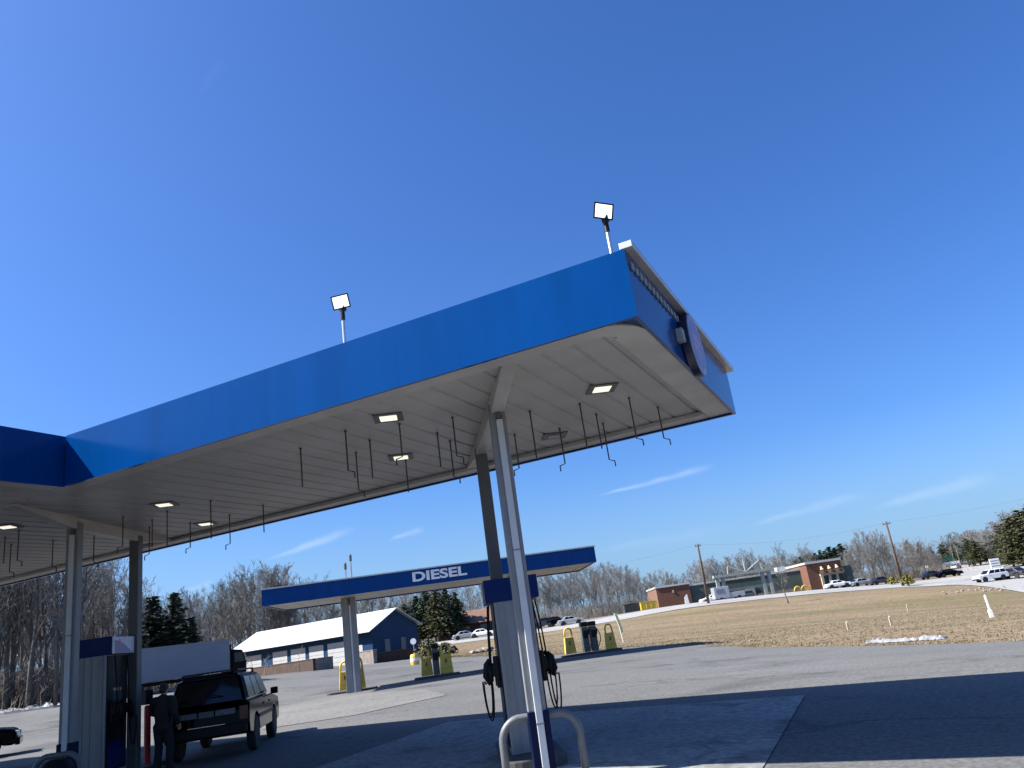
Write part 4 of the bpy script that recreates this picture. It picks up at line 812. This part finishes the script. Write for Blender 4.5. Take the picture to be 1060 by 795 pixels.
# white trailer with tow car, dumpsters, white tent sign
P3 = ground_at(757,138); t = thing('travel_trailer', 'white box trailer parked before the plaza portico', 'trailer', P3, -YAW+R_(2))
m = MB(); m.box((-3.0,-1.1,.5), (-.3,1.1,2.5)); m.build('box', 'car_s', t, bevel=.06); m = MB(); m.box((-.29,-1.05,.5), (2.4,1.05,1.35)); m.build('flatbed', 'car_s', t, bevel=.04)
m = MB(); m.box((-2.6,-1.13,1.4), (-1.2,-1.103,2.1)); m.build('panel', 'box', t)
for x in (-1.9,1.3):
    for y in (-1.0,1.0): wheel(t, x, y, .36, .22)
Pq = ground_at(738.5,140); vehicle('car', 'white car hitched at the left of the box trailer', 'car', Pq, -YAW+R_(185), 'car_w', 'sedan')
Pq = ground_at(776,142); vehicle('car', 'dark car parked under the plaza portico right of the trailer', 'car', Pq, -YAW+R_(80), 'car_g', 'sedan')
def dumpster(u, d, label, m_, w):
    P = ground_at(u, d); t = thing('dumpster', label, 'dumpster', P, -YAW); m = MB(); m.prism([(-w/2,-.8,.1),(w/2,-.8,.1),(w/2,-.95,1.4),(-w/2,-.95,1.4)], (0,1.7,0)); b = m.build('bin_body', m_, t, bevel=.03)
    m = MB(); m.box((-w/2-.05,-1.0,1.42), (w/2+.05,.85,1.5)); m.build('lid', 'black' if m_ != 'yellow' else 'yellow', t); m = MB()
    for k in range(4): m.box((-w/2+.1+k*(w-.3)/3,-.99,.2), (-w/2+.2+k*(w-.3)/3,-.9,1.3))
    m.build('rib', m_, b)
dumpster(651,138,'dark left dumpster at the street beside the yellow one','binsteel',1.5); dumpster(658.5,138,'dark right dumpster next to the yellow one','car_g',1.3); dumpster(672,137,'long yellow dumpster at the left end of the plaza','yellow',2.9)
P4 = ground_at(712,140); t = thing('tent_sign', 'white upright banner sign before the brick end of the plaza', 'sign', P4, -YAW); m = MB(); m.prism([(-.45,0,0),(.4,0,0),(.25,0,2.0),(-.3,0,1.5)], (0,.12,0)); m.build('board', 'white', t); m = MB(); m.tube([(.3,.14,0),(.2,.14,1.9)], .05, 6); m.build('prop', 'steel', t)
# ================================================================== street traffic and parked cars on the right
CARS = [(551,124,'dark car at the left end of the row parked beyond the street','car_n','sedan',0),(563,124,'black pickup in the row parked beyond the street','car_g','pickup',4),(577,124,'black SUV in the row parked beyond the street','suv','suv',0),(591,122,'silver white car at the right end of the row beyond the street','car_s','sedan',6),
        (482,122,'silver car parked before the brown building, left of the dispenser','car_s','sedan',10),(500,122,'white car parked before the brown building beside the dispenser','car_w','sedan',-5),
        (868,126,'long white car parked before the restaurant entrance','car_w','sedan',0),(893,126,'silver white car right of the restaurant','car_s','sedan',8),(913,125,'dark grey car parked left of the big utility pole','car_g','sedan',6),
        (966,128,'black car stopped on the street right of the big utility pole','car_n','sedan',2),(983,127,'low black car second right of the big utility pole','suv','sedan',2),
        (990,185,'small grey car far along the side road','car_s','sedan',50),(1007,190,'small dark car far along the side road','car_g','sedan',60)]
for u, d, lab, pt_, kd, tw in CARS: CV = vehicle('parked_car', lab, 'pickup' if kd == 'pickup' else 'car', ground_at(u, d), -YAW+R_(tw), pt_, kd); CV.scale = (.88,.9,.88)
vehicle('suv', 'white SUV driving left on the street at the right edge', 'SUV', ground_at(1027,104), -YAW+R_(184), 'car_w', 'suv').scale = (.9,.9,.9); vehicle('parked_car', 'black pickup right behind the white SUV at the right edge', 'pickup', ground_at(1049,104), -YAW+R_(110), 'car_g', 'sedan')
# far green and white station sign canopy, yellow bush, white board sign
P5, rz5 = _frontal(976,592,190); t = thing('far_station', 'tiny green and white roadside canopy far down the side road', 'canopy', P5, rz5)
m = MB(); m.box((-3,-2,1.8), (2.4,2,3.0)); m.build('roof', 'signgreen', t); m = MB(); m.box((-3.1,-2.1,1.2), (3.6,2.1,1.79)); m.build('fascia', 'white', t); m = MB()
for x in (-2.5,0,2): m.box((x-.15,-.15,-1), (x+.15,.15,1.2))
m.build('post', 'white', t)
P6 = ground_at(1033,125); t = thing('board_sign', 'white board sign on two posts behind the white SUV', 'sign', P6, -YAW); t.scale = (.62,.62,.66); m = MB(); m.box((-1.2,-.08,1.4), (1.3,.08,3.6)); b = m.build('board', 'white', t); m = MB()
for k in range(3): m.box((-1.0,-.1,1.75+.6*k), (1.1,-.083,1.95+.6*k))
m.build('lettering_row', 'column', b); m = MB(); m.box((-1.1,-.06,-.3), (-.95,.06,1.4)); m.box((1.05,-.06,-.3), (1.2,.06,1.4)); m.build('post', 'steel', t)
# small posts in the grass
def stake(u, vb, vt, label, w, group=None, z=None, m_='white'):
    h_ = None; d = {0:0}.get(1) or None
    for dd in np.arange(15, 110, .5):
        P = at(u, vb, dd)
        if P[2] <= g1(P[0], P[1])+.02: d = dd; break
    d = d or 60.0; P = at(u, vb, d); H = (vb-vt)*d/F_PX*1.02; t = thing('marker_post', label, 'post', (P[0],P[1],g1(P[0],P[1])-.05), .4, group)
    m = MB(); m.box((-w/2,-w/2,0), (w/2,w/2,H-.04)); m.add([(-w/2,-w/2,H-.04),(w/2,-w/2,H-.04),(w/2,w/2,H-.04),(-w/2,w/2,H-.04),(0,0,H+.04)], [(0,1,4),(1,2,4),(2,3,4),(3,0,4)]); m.build('post', m_, t); return t, H, d
stake(878.5,652,643,'short pale stake in the grass, leftmost of three','.09' and .10,'pale stakes in the grass',m_='cream'); stake(923,647.5,637,'short pale stake in the grass, middle of three',.10,'pale stakes in the grass',m_='cream'); stake(940.5,633,625.5,'short pale stake in the grass, rightmost of three',.10,'pale stakes in the grass',m_='cream')
t, H, d = stake(1027,639,616,'tall white marker post standing in the grass at the right',.075); t.rotation_euler = (0,R_(-1.5),.3)
m = MB(); m.box((-.075,-.075,0), (.075,.075,.4)); m.build('base_sleeve', 'white', t)
# utility poles and wires
def upole(ub, vb, ut, vt, d, label, arm):
    a = at(ub, vb, d); b = at(ut, vt, d*1.0); z = g1(a[0], a[1]); t = thing('utility_pole', label, 'utility pole', (a[0],a[1],z)); top = Vector((b[0]-a[0], b[1]-a[1], b[2]-z))
    m = MB(); m.tube([(0,0,-.5), tuple(top*.5), tuple(top)], [.21,.18,.13], 10); m.build('shaft', 'pole', t, smooth=True)
    m = MB(); c_ = top*.965; m.box((c_.x-arm*math.cos(YAW),c_.y-.08,c_.z-.07), (c_.x+arm*math.cos(YAW),c_.y+.08,c_.z+.07)); m.build('cross_arm', 'pole', t)
    m = MB(); [m.tube([tuple(c_+Vector((x,0,.07))), tuple(c_+Vector((x,0,.27)))], .05, 6) for x in (-arm*.8,0,arm*.8)]; m.build('insulator', 'column_dk', t); 
    m = MB(); q = top*.9; m.tube([(q.x,q.y-.16,q.z-.1),(q.x,q.y-.16,q.z+.1)], .06, 6); m.build('bracket', 'column_dk', t)
    return Vector((a[0],a[1],z))+c_
W1 = upole(735,632,722,563,116,'thin leaning utility pole left of the plaza portico',.45); W2 = upole(935,607,917,540,114,'stout brown utility pole beside the street on the right',.6)
def wire(a, b, sag, label):
    m = MB(); m.tube([tuple(a.lerp(b, k/16)-Vector((0,0,sag*4*(k/16)*(1-k/16)))) for k in range(17)], .007, 4); tag(m.build('power_line', 'wire', smooth=True), label, 'cable', 'power lines along the street')
dW = W2-W1; wire(W1+Vector((0,0,.2)), W2+Vector((0,0,.2)), .9, 'power line between the two utility poles'); wire(W2+Vector((0,0,.2)), W2+Vector((dW.x*1.1,dW.y*1.1-4,1.5)), .6, 'power line from the stout pole to the right edge'); wire(W1+Vector((0,0,.2)), W1-Vector((dW.x*1.6,dW.y*1.6,-.3)), 1.4, 'power line from the thin pole towards the canopy')
# ================================================================== vegetation
def rot_about(v, ax, a): return Matrix.Rotation(a, 3, ax)@v
def bare_tree(seed, H, r0, counts, minr, spread=.62, sides=(7,5,3,3,3), fork=.28):
    rn = random.Random(seed); tr, cr = MB(), MB()
    def grow(p, d, L, r, lv):
        ns = (7,5,3,2,2)[lv]; pts = [p.copy()]; rs = [r]; dirs = [d.copy()]
        for i in range(ns):
            d = (d+Vector((rn.gauss(0,1),rn.gauss(0,1),rn.gauss(0,.5)))*(.05,.10,.14,.16,.18)[lv]+Vector((0,0,.05 if lv else .02))).normalized()
            p = p+d*L/ns; pts.append(p.copy()); rs.append(max(minr, r*(1-.80*(i+1)/ns))); dirs.append(d.copy())
        (tr if lv < 2 else cr).tube(pts, rs, sides[lv], caps=lv < 2)
        if lv >= len(counts): return
        for k in range(counts[lv]):
            f = (fork+(1-fork)*(k+rn.random())/counts[lv]) if lv == 0 else .18+.82*(k+rn.random())/counts[lv]
            i = min(ns-1, int(f*ns)); q = pts[i].lerp(pts[i+1], f*ns-i); ax = dirs[i].orthogonal().normalized(); ax = rot_about(ax, dirs[i], rn.uniform(0, 2*math.pi))
            dd = rot_about(dirs[i], ax, spread*rn.uniform(.6,1.35)); rr_ = max(minr, rs[i]*rn.uniform(.42,.62))
            LL = L*(.50 if lv == 0 else .52)*(1.12-.62*f if lv == 0 else 1-.35*f)*rn.uniform(.7,1.2); grow(q, dd, LL, rr_, lv+1)
    grow(Vector((0,0,-.2)), Vector((rn.gauss(0,.03),rn.gauss(0,.03),1)).normalized(), H, r0, 0); return tr, cr
def tree_proto(name, seed, counts, minr, r0, spread, mt='bark', ct='twig', fork=.28):
    t = thing(name, 'x', 'tree', (0,0,-500)); tr, cr = bare_tree(seed, 10.0, r0, counts, minr, spread, fork=fork)
    tr.build('trunk', mt, t, smooth=True, fix=False); cr.build('crown', ct, t, fix=False); t['H'] = 10.0; return t
NEAR = [tree_proto('bare_tree', 11+i, (11,6,4,3), .010, .15+.02*i, .5+.05*i, fork=.25) for i in range(4)]
FAR = [tree_proto('bare_tree', 41+i, (16,8,5,3), .0125, .11, .46+.04*i, ct='twig_far', fork=.10) for i in range(5)]
PALE = [tree_proto('bare_tree', 71+i, (7,5,4), .02, .13, .4, 'palebark', 'twig_far', fork=.5) for i in range(2)]
def conifer(seed, name, H, R, m_, layers, leaf, shape=1.0, base=.08):
    rn = random.Random(seed); t = thing(name, 'x', 'tree', (0,0,-500)); m = MB(); m.tube([(0,0,-.2),(0,0,H*.5),(0,0,H*.98)], [.02*H,.013*H,.003*H], 7); m.build('trunk', 'bark', t, smooth=True)
    m = MB()
    for i in range(layers):
        f = i/(layers-1); z = H*(base+(1-base)*f); rad = R*((1-f)**shape)*rn.uniform(.75,1.15)+.06*H*.3; nb = max(4, int(9*(1-f)+4))
        for b in range(nb):
            a = 2*math.pi*(b+rn.random())/nb; L = rad*rn.uniform(.6,1.12); dr_ = -L*rn.uniform(.12,.38); up = rn.uniform(0,.15)*L
            n_ = max(3, int(L/leaf*1.6))
            for k in range(n_):
                s = (k+.6)/n_; c_ = Vector((math.cos(a)*L*s, math.sin(a)*L*s, z+dr_*s*s+up*s)); w_ = leaf*(1.15-.5*s)*rn.uniform(.7,1.3)
                for q in range(3):
                    e1 = Vector((rn.gauss(0,1),rn.gauss(0,1),rn.gauss(0,.45))).normalized()*w_; e2 = e1.cross(Vector((rn.gauss(0,1),rn.gauss(0,1),rn.gauss(0,1)))).normalized()*w_*.42; o_ = c_+Vector((rn.gauss(0,.3),rn.gauss(0,.3),rn.gauss(0,.25)))*w_
                    m.add([o_-e1, o_+e2, o_+e1, o_-e2], [(0,1,2,3)])
    m.build('crown', m_, t, fix=False); t['H'] = H; return t
SPR = [conifer(5+i, 'spruce_tree', 10, 2.5, 'needle', 24, .30, .85) for i in range(2)]; PIN = [conifer(25+i, 'pine_tree', 10, 2.9, 'needle', 15, .36, .45, .30) for i in range(2)]; OLV = [conifer(35+i, 'pine_tree', 10, 3.0, 'needle2', 17, .30, .4, .16) for i in range(2)]
rnd = random.Random(99)
def plant(protos, u, vtop, d, label, group, wide=1.0):
    p = rnd.choice(protos); P = at(u, vtop, d); z = g1(P[0], P[1]); H = max(2.0, float(P[2])-z); o = copy_tree(p); s = H/p['H']; ws = s*wide*rnd.uniform(.85,1.2)
    o.location = (P[0], P[1], z); o.scale = (ws, ws, s); o.rotation_euler = (0,0,rnd.uniform(0,6.28)); o['label'] = label; o['group'] = group; return o
def interp(tab, u):
    us = [a for a, b in tab]; return float(np.interp(u, us, [b for a, b in tab]))
# left wood by the road: tall bare trees
for i, u in enumerate(np.arange(-70, 84, 9.5)): plant(NEAR, u+rnd.uniform(-3,3), rnd.uniform(538,590)+max(0,u-40)*.4, rnd.uniform(60,72), 'tall bare tree at the front of the roadside wood left of the canopy columns', 'bare trees of the left wood, front', .9)
for i, u in enumerate(np.arange(-60, 150, 15.0)): plant(NEAR+FAR, u+rnd.uniform(-3,3), rnd.uniform(575,612)+max(0,u-60)*.12, rnd.uniform(76,96), 'slender bare tree deeper in the roadside wood left of the blue shed', 'bare trees of the left wood, back', .85)
for u in np.arange(-60, 150, 9.0): plant(FAR, u+rnd.uniform(-3,3), rnd.uniform(610,650), rnd.uniform(100,128), 'thin bare tree far back in the roadside wood, left of the pale truck', 'bare trees of the left wood, far back', .95)
for u, vt in ((88,588),(118,574),(100,596)): plant(FAR, u, vt, 90, 'tall thin bare tree rising above the left wood between the columns', 'thin tall bare trees', .6)
for u, vt, l in ((158,619,'dark spruce left of its taller neighbour behind the pale truck'), (181,616,'dark spruce, taller of two, behind the pale truck'), (199,640,'short dark spruce right of the two tall ones')): plant(SPR, u, vt, 92, l, 'spruces behind the truck', 1.55)
T2 = [(190,628),(215,620),(240,612),(262,600),(285,596),(300,606),(340,612),(390,612),(430,606),(480,602),(545,604),(575,598),(620,593),(660,594),(700,602)]
for u in np.arange(140, 300, 4.2): plant(FAR, u+rnd.uniform(-2,2), interp(T2,u)+rnd.uniform(-3,14), rnd.uniform(112,126) if u < 215 else rnd.uniform(134,152), 'bare tree of the wood behind the blue shed, left of the diesel sign', 'bare trees behind the shed', .8)
for u in np.arange(300, 545, 6.0): plant(FAR, u+rnd.uniform(-2,2), interp(T2,u)+rnd.uniform(0,12), rnd.uniform(138,165), 'bare tree of the wood seen under the diesel canopy', 'bare trees under the diesel canopy', .8)
for u, vt in ((418,626),(430,618),(440,612),(450,609),(460,611),(470,614),(448,628),(435,630),(462,626)): plant(PIN+PIN+OLV, u, vt, rnd.uniform(125,140), 'dark pine beyond the right end of the blue shed', 'pines right of the shed', 1.3)
for u in np.arange(540, 716, 3.6): plant(FAR, u+rnd.uniform(-2,2), interp(T2,u)+rnd.uniform(-4,10), rnd.uniform(165,200), 'bare tree of the wood beyond the street, right of the near column', 'bare trees beyond the street', .8)
for u, vt in ((690,603),(700,602),(707,603)): plant(PIN, u, vt, 205, 'dark pine behind the brick end of the plaza', 'pines behind the brick end', 1.0)
T3 = [(712,588),(740,580),(765,576),(790,575),(820,571),(850,573),(870,572),(890,558),(910,560),(930,566),(945,561),(960,566),(972,572)]
for u in np.arange(712, 835, 3.6): plant(FAR, u+rnd.uniform(-2,2), interp(T3,u)+rnd.uniform(0,10), rnd.uniform(180,215), 'bare tree behind the plaza roof', 'bare trees behind the plaza', .9)
for u, vt in ((756,590),(768,590),(776,591)): plant(OLV, u, vt, 190, 'green pine behind the white portico', 'pines behind the portico', 1.1)
for u, vt in ((822,580),(828,577),(833,576),(838,573),(843,573),(848,570),(853,571),(858,567),(863,568),(869,564)): plant(PIN+SPR+PIN, u, vt, 195, 'dark evergreen behind the restaurant roof', 'evergreens behind the restaurant', 1.5)
plant(FAR, 805, 571, 172, 'single pale bare tree standing above the plaza roof', 'single bare tree', .8)
for u in np.arange(874, 974, 2.6): plant(FAR, u+rnd.uniform(-2,2), interp(T3,u)+rnd.uniform(-2,12), rnd.uniform(150,180), 'bare brown tree of the grove around the stout utility pole', 'bare trees around the stout pole', .85)
for u, vt in ((938,560),(950,562),(962,566)): plant(PIN, u, vt, 190, 'dark pine within the grove right of the stout pole', 'pines in the right grove', .9)
T4 = [(975,562),(985,556),(1000,553),(1020,552),(1032,545),(1045,533),(1060,527),(1085,520)]
for u in np.arange(974, 1050, 2.6): plant(PIN+OLV+FAR+FAR, u+rnd.uniform(-2,2), interp(T4,u)+rnd.uniform(0,8), rnd.uniform(212,240), 'tree of the mixed pine wood beyond the side road', 'mixed wood beyond the side road', 1.7)
for u in np.arange(984, 1046, 6.0): plant(PALE, u+rnd.uniform(-2,2), interp(T4,u)+rnd.uniform(2,14), rnd.uniform(196,208), 'pale-trunked bare tree at the edge of the mixed pine wood', 'pale trunks beyond the side road', .7)
for u, vt, d in ((1043,537,165),(1052,529,160),(1062,526,158),(1074,520,150),(1048,548,150),(1058,552,148),(1066,540,150),(1040,556,152)): plant(OLV, u, vt, d, 'big olive green pine at the right edge of the photo', 'big pines at the right edge', 2.1)
for u in np.arange(1000, 1075, 4.5): plant(OLV+PIN+FAR, u+rnd.uniform(-2,2), interp(T4,u)+rnd.uniform(3,14), rnd.uniform(185,205), 'bushy tree of the darker wood behind the board sign', 'dark wood behind the board sign', 1.9)
for p in NEAR+FAR+PALE+SPR+PIN+OLV:
    for ch in list(p.children): bpy.data.objects.remove(ch)
    bpy.data.objects.remove(p)
# the sapling in the grass
P = at(819,635,100); z = g1(P[0],P[1]); sp = thing('sapling', 'slender bare sapling standing alone in the grass before the plaza', 'tree', (P[0],P[1],z)); tr, cr = bare_tree(301, float(at(806,590,100)[2])-z, .10, (9,5,4), .012, .5, fork=.35); tr.build('trunk', 'bark', sp, smooth=True, fix=False); cr.build('crown', 'twig', sp, fix=False); sp.rotation_euler = (0,R_(-6),0)
# young dead tree lying as pale brush near the shed; yellow-green bush by the pole
def bush(u, d, w, h, label, m_, seed):
    P = ground_at(u, d); t = thing('bush', label, 'bush', P); rn = random.Random(seed); m = MB()
    for k in range(420):
        a = rn.uniform(0,6.28); e = rn.uniform(0,1)**.5; th = rn.uniform(0,1.5); c_ = Vector((math.cos(a)*math.cos(th)*w*e, math.sin(a)*math.cos(th)*w*e*.8, h*.2+h*.8*math.sin(th)*e)); s = .16*rn.uniform(.6,1.4)
        e1 = Vector((rn.gauss(0,1),rn.gauss(0,1),rn.gauss(0,1))).normalized()*s; e2 = e1.orthogonal().normalized()*s*.5; m.add([c_-e1,c_+e2,c_+e1,c_-e2], [(0,1,2,3)])
    m.build('foliage', m_, t, fix=False); m = MB()
    for k in range(9): a = rn.uniform(0,6.28); m.tube([(0,0,-.1),(math.cos(a)*w*.5,math.sin(a)*w*.5,h*.6)], [.04,.015], 4)
    m.build('stem', 'bark', t)
bush(941,112,1.0,1.7,'yellow green bush at the foot of the stout utility pole','bush',1); bush(445,76,1.8,1.9,'olive shrub on the verge right of the blue shed','needle2',2); bush(462,78,1.3,1.4,'small dark shrub on the verge beside the brown building','needle',3); bush(925,120,.9,1.2,'small straw coloured shrub left of the stout utility pole','bush',4)
# undergrowth at the wood edge: uncountable dead brush
def brush(name, pts, n, h, depth, seed):
    rn = random.Random(seed); pl = resample(pts, 200); m = MB(); q = []
    for k in range(n): i = rn.randrange(200); q.append((pl[i][0]+rn.gauss(0,depth*.3)+CF[0]*rn.uniform(0,depth), pl[i][1]+rn.gauss(0,depth*.3)+CF[1]*rn.uniform(0,depth)))
    zz = gz([a for a, b in q], [b for a, b in q])
    for (x, y), z in zip(q, zz):
        hh = h*rn.uniform(.25,1)**1.3; a = rn.uniform(0,6.28); l = rn.uniform(.1,.7)*hh; p0 = Vector((x,y,z-.05)); p1 = p0+Vector((math.cos(a)*l*.5,math.sin(a)*l*.5,hh*.6)); p2 = p0+Vector((math.cos(a+.5)*l,math.sin(a+.5)*l,hh*rn.uniform(.7,1)))
        m.tube([p0,p1,p2], [.03,.022,.012], 3, caps=False)
        for j in range(3): a2 = rn.uniform(0,6.28); m.tube([p1.lerp(p2,j/3), p1.lerp(p2,j/3)+Vector((math.cos(a2)*hh*.25,math.sin(a2)*hh*.25,hh*.18))], [.016,.008], 3, caps=False)
    tag(m.build(name, 'brush', fix=False), 'dense brown undergrowth of dead twigs along the wood edge', 'brush', kind='stuff')
brush('undergrowth', [at(-90,745,60), at(0,735,60), at(60,726,63), at(95,719,66)], 9000, 3.4, 12, 5)
brush('wood_floor_brush', [at(-110,742,92), at(0,730,96), at(90,716,100), at(200,702,108)], 5000, 5.0, 12, 15)
brush('distant_undergrowth', [at(120,708,150), at(300,690,150), at(430,672,148), at(560,648,150), at(640,638,165), at(712,626,175)], 6500, 4.0, 14, 6)
brush('roadside_undergrowth', [at(715,622,175), at(870,603,160), at(970,590,165)], 3000, 3.2, 12, 7)
brush('far_undergrowth', [at(985,578,225), at(1045,572,215), at(1090,566,170)], 1500, 4.0, 10, 8)
# grass tufts over the bank and along the asphalt edge
def tufts(n, seed):
    rn = random.Random(seed); m = MB(); K = resample([tuple(k) for k in kerb_pts[7:]], 400); U = resample([at(*p) for p in ST_LO], 400); q = []
    for k in range(n):
        f = rn.random(); t_ = rn.random()**2.6*.75; i = int(f*399); x, y = K[i]*(1-t_)+U[i]*t_; q.append((x+rn.gauss(0,.25), y+rn.gauss(0,.25)+.12))
    zz = gz([a for a, b in q], [b for a, b in q])
    for (x, y), z in zip(q, zz):
        for j in range(3):
            h = rn.uniform(.02,.06); a = rn.uniform(0,6.28); dx, dy = math.cos(a)*.018, math.sin(a)*.018; lx, ly = rn.gauss(0,.06), rn.gauss(0,.06)
            m.add([(x-dx,y-dy,z),(x+dx,y+dy,z),(x+lx+rn.gauss(0,.02),y+ly,z+h)], [(0,1,2)])
    tag(m.build('grass', 'blade', fix=False), 'short dry tan grass on the bank beside the asphalt', 'grass', kind='stuff')
tufts(34000, 4)
# old snow and a stone pile
def mound(name, label, cat, pts, w, h, m_, seed, kind=None, n=70):
    rn = random.Random(seed); pl = resample(pts, n); m = MB(); rows = []; k = 9
    off = [max(0, rn.uniform(-.35,1)) for _ in range(n)]
    for i in range(n):
        a = Vector((*pl[max(0,i-1)],0)); b = Vector((*pl[min(n-1,i+1)],0)); t_ = (b-a).normalized(); nn = Vector((-t_.y,t_.x,0)); e = min(1, min(i, n-1-i)/3)*(.12+.3*math.sin(i*.7+seed)**2+.75*off[i])
        for j in range(k):
            s = j/(k-1)*2-1; ww = w*e*(1+rn.uniform(-.15,.15)); p = Vector((*pl[i],0))+nn*s*ww; hh = h*e*(1-abs(s)**2.2)*rn.uniform(.55,1.25); rows.append((p.x, p.y, g1(p.x,p.y)-.02+hh+.045))
    m.v = rows; m.f = [(i*k+j,(i+1)*k+j,(i+1)*k+j+1,i*k+j+1) for i in range(n-1) for j in range(k-1)]
    return tag(m.build(name, m_, smooth=True, fix=False), label, cat, kind=kind)
def hit(u, v):
    for d in np.arange(14, 140, .25):
        P = at(u, v, d)
        if P[2] <= g1(P[0], P[1]): return P
    return at(u, v, 60)
mound('snow_patch', 'melting white snow patch on the asphalt edge before the grass', 'snow', [hit(u,v) for u,v in ((896,666.5),(915,665.5),(935,665),(955,663),(979,662))], .36, .13, 'snow', 3)
mound('snow_bank', 'long thin snow bank along the road edge at the left wood', 'snow', [at(-100,748,57), at(0,735,56.5), at(40,730,57), at(64,726,58), at(120,719,60)], 1.7, .28, 'snow', 8, n=110)
def stones(u0, v0, spread, n, label, seed, s0):
    c_ = hit(u0, v0); rn = random.Random(seed)
    for k in range(n):
        x, y = c_[0]+rn.gauss(0,spread), c_[1]+rn.gauss(0,spread*.6); s = s0*rn.uniform(.5,1.5); bm = bmesh.new(); bmesh.ops.create_icosphere(bm, subdivisions=2, radius=1)
        for v in bm.verts: v.co = Vector((v.co.x*s*1.3, v.co.y*s, v.co.z*s*.7))*rn.uniform(.82,1.15)
        me = bpy.data.meshes.new('stone'); bm.to_mesh(me); bm.free(); me.materials.append(MT['stone']); o = bpy.data.objects.new('stone', me); C.objects.link(o); o.location = (x, y, g1(x,y)+s*.3); o.rotation_euler.z = rn.uniform(0,6)
        tag(o, label, 'stone', label+' group')
stones(1006,612,2.6,30,'pale boulder in the heap on the grass near the street corner',1,.14); stones(494,676,1.0,5,'pale pinkish stone on the verge left of the near dispenser',2,.4); stones(735,667.5,.8,5,'small clod of earth at the asphalt edge beside the shadow tip',3,.06)
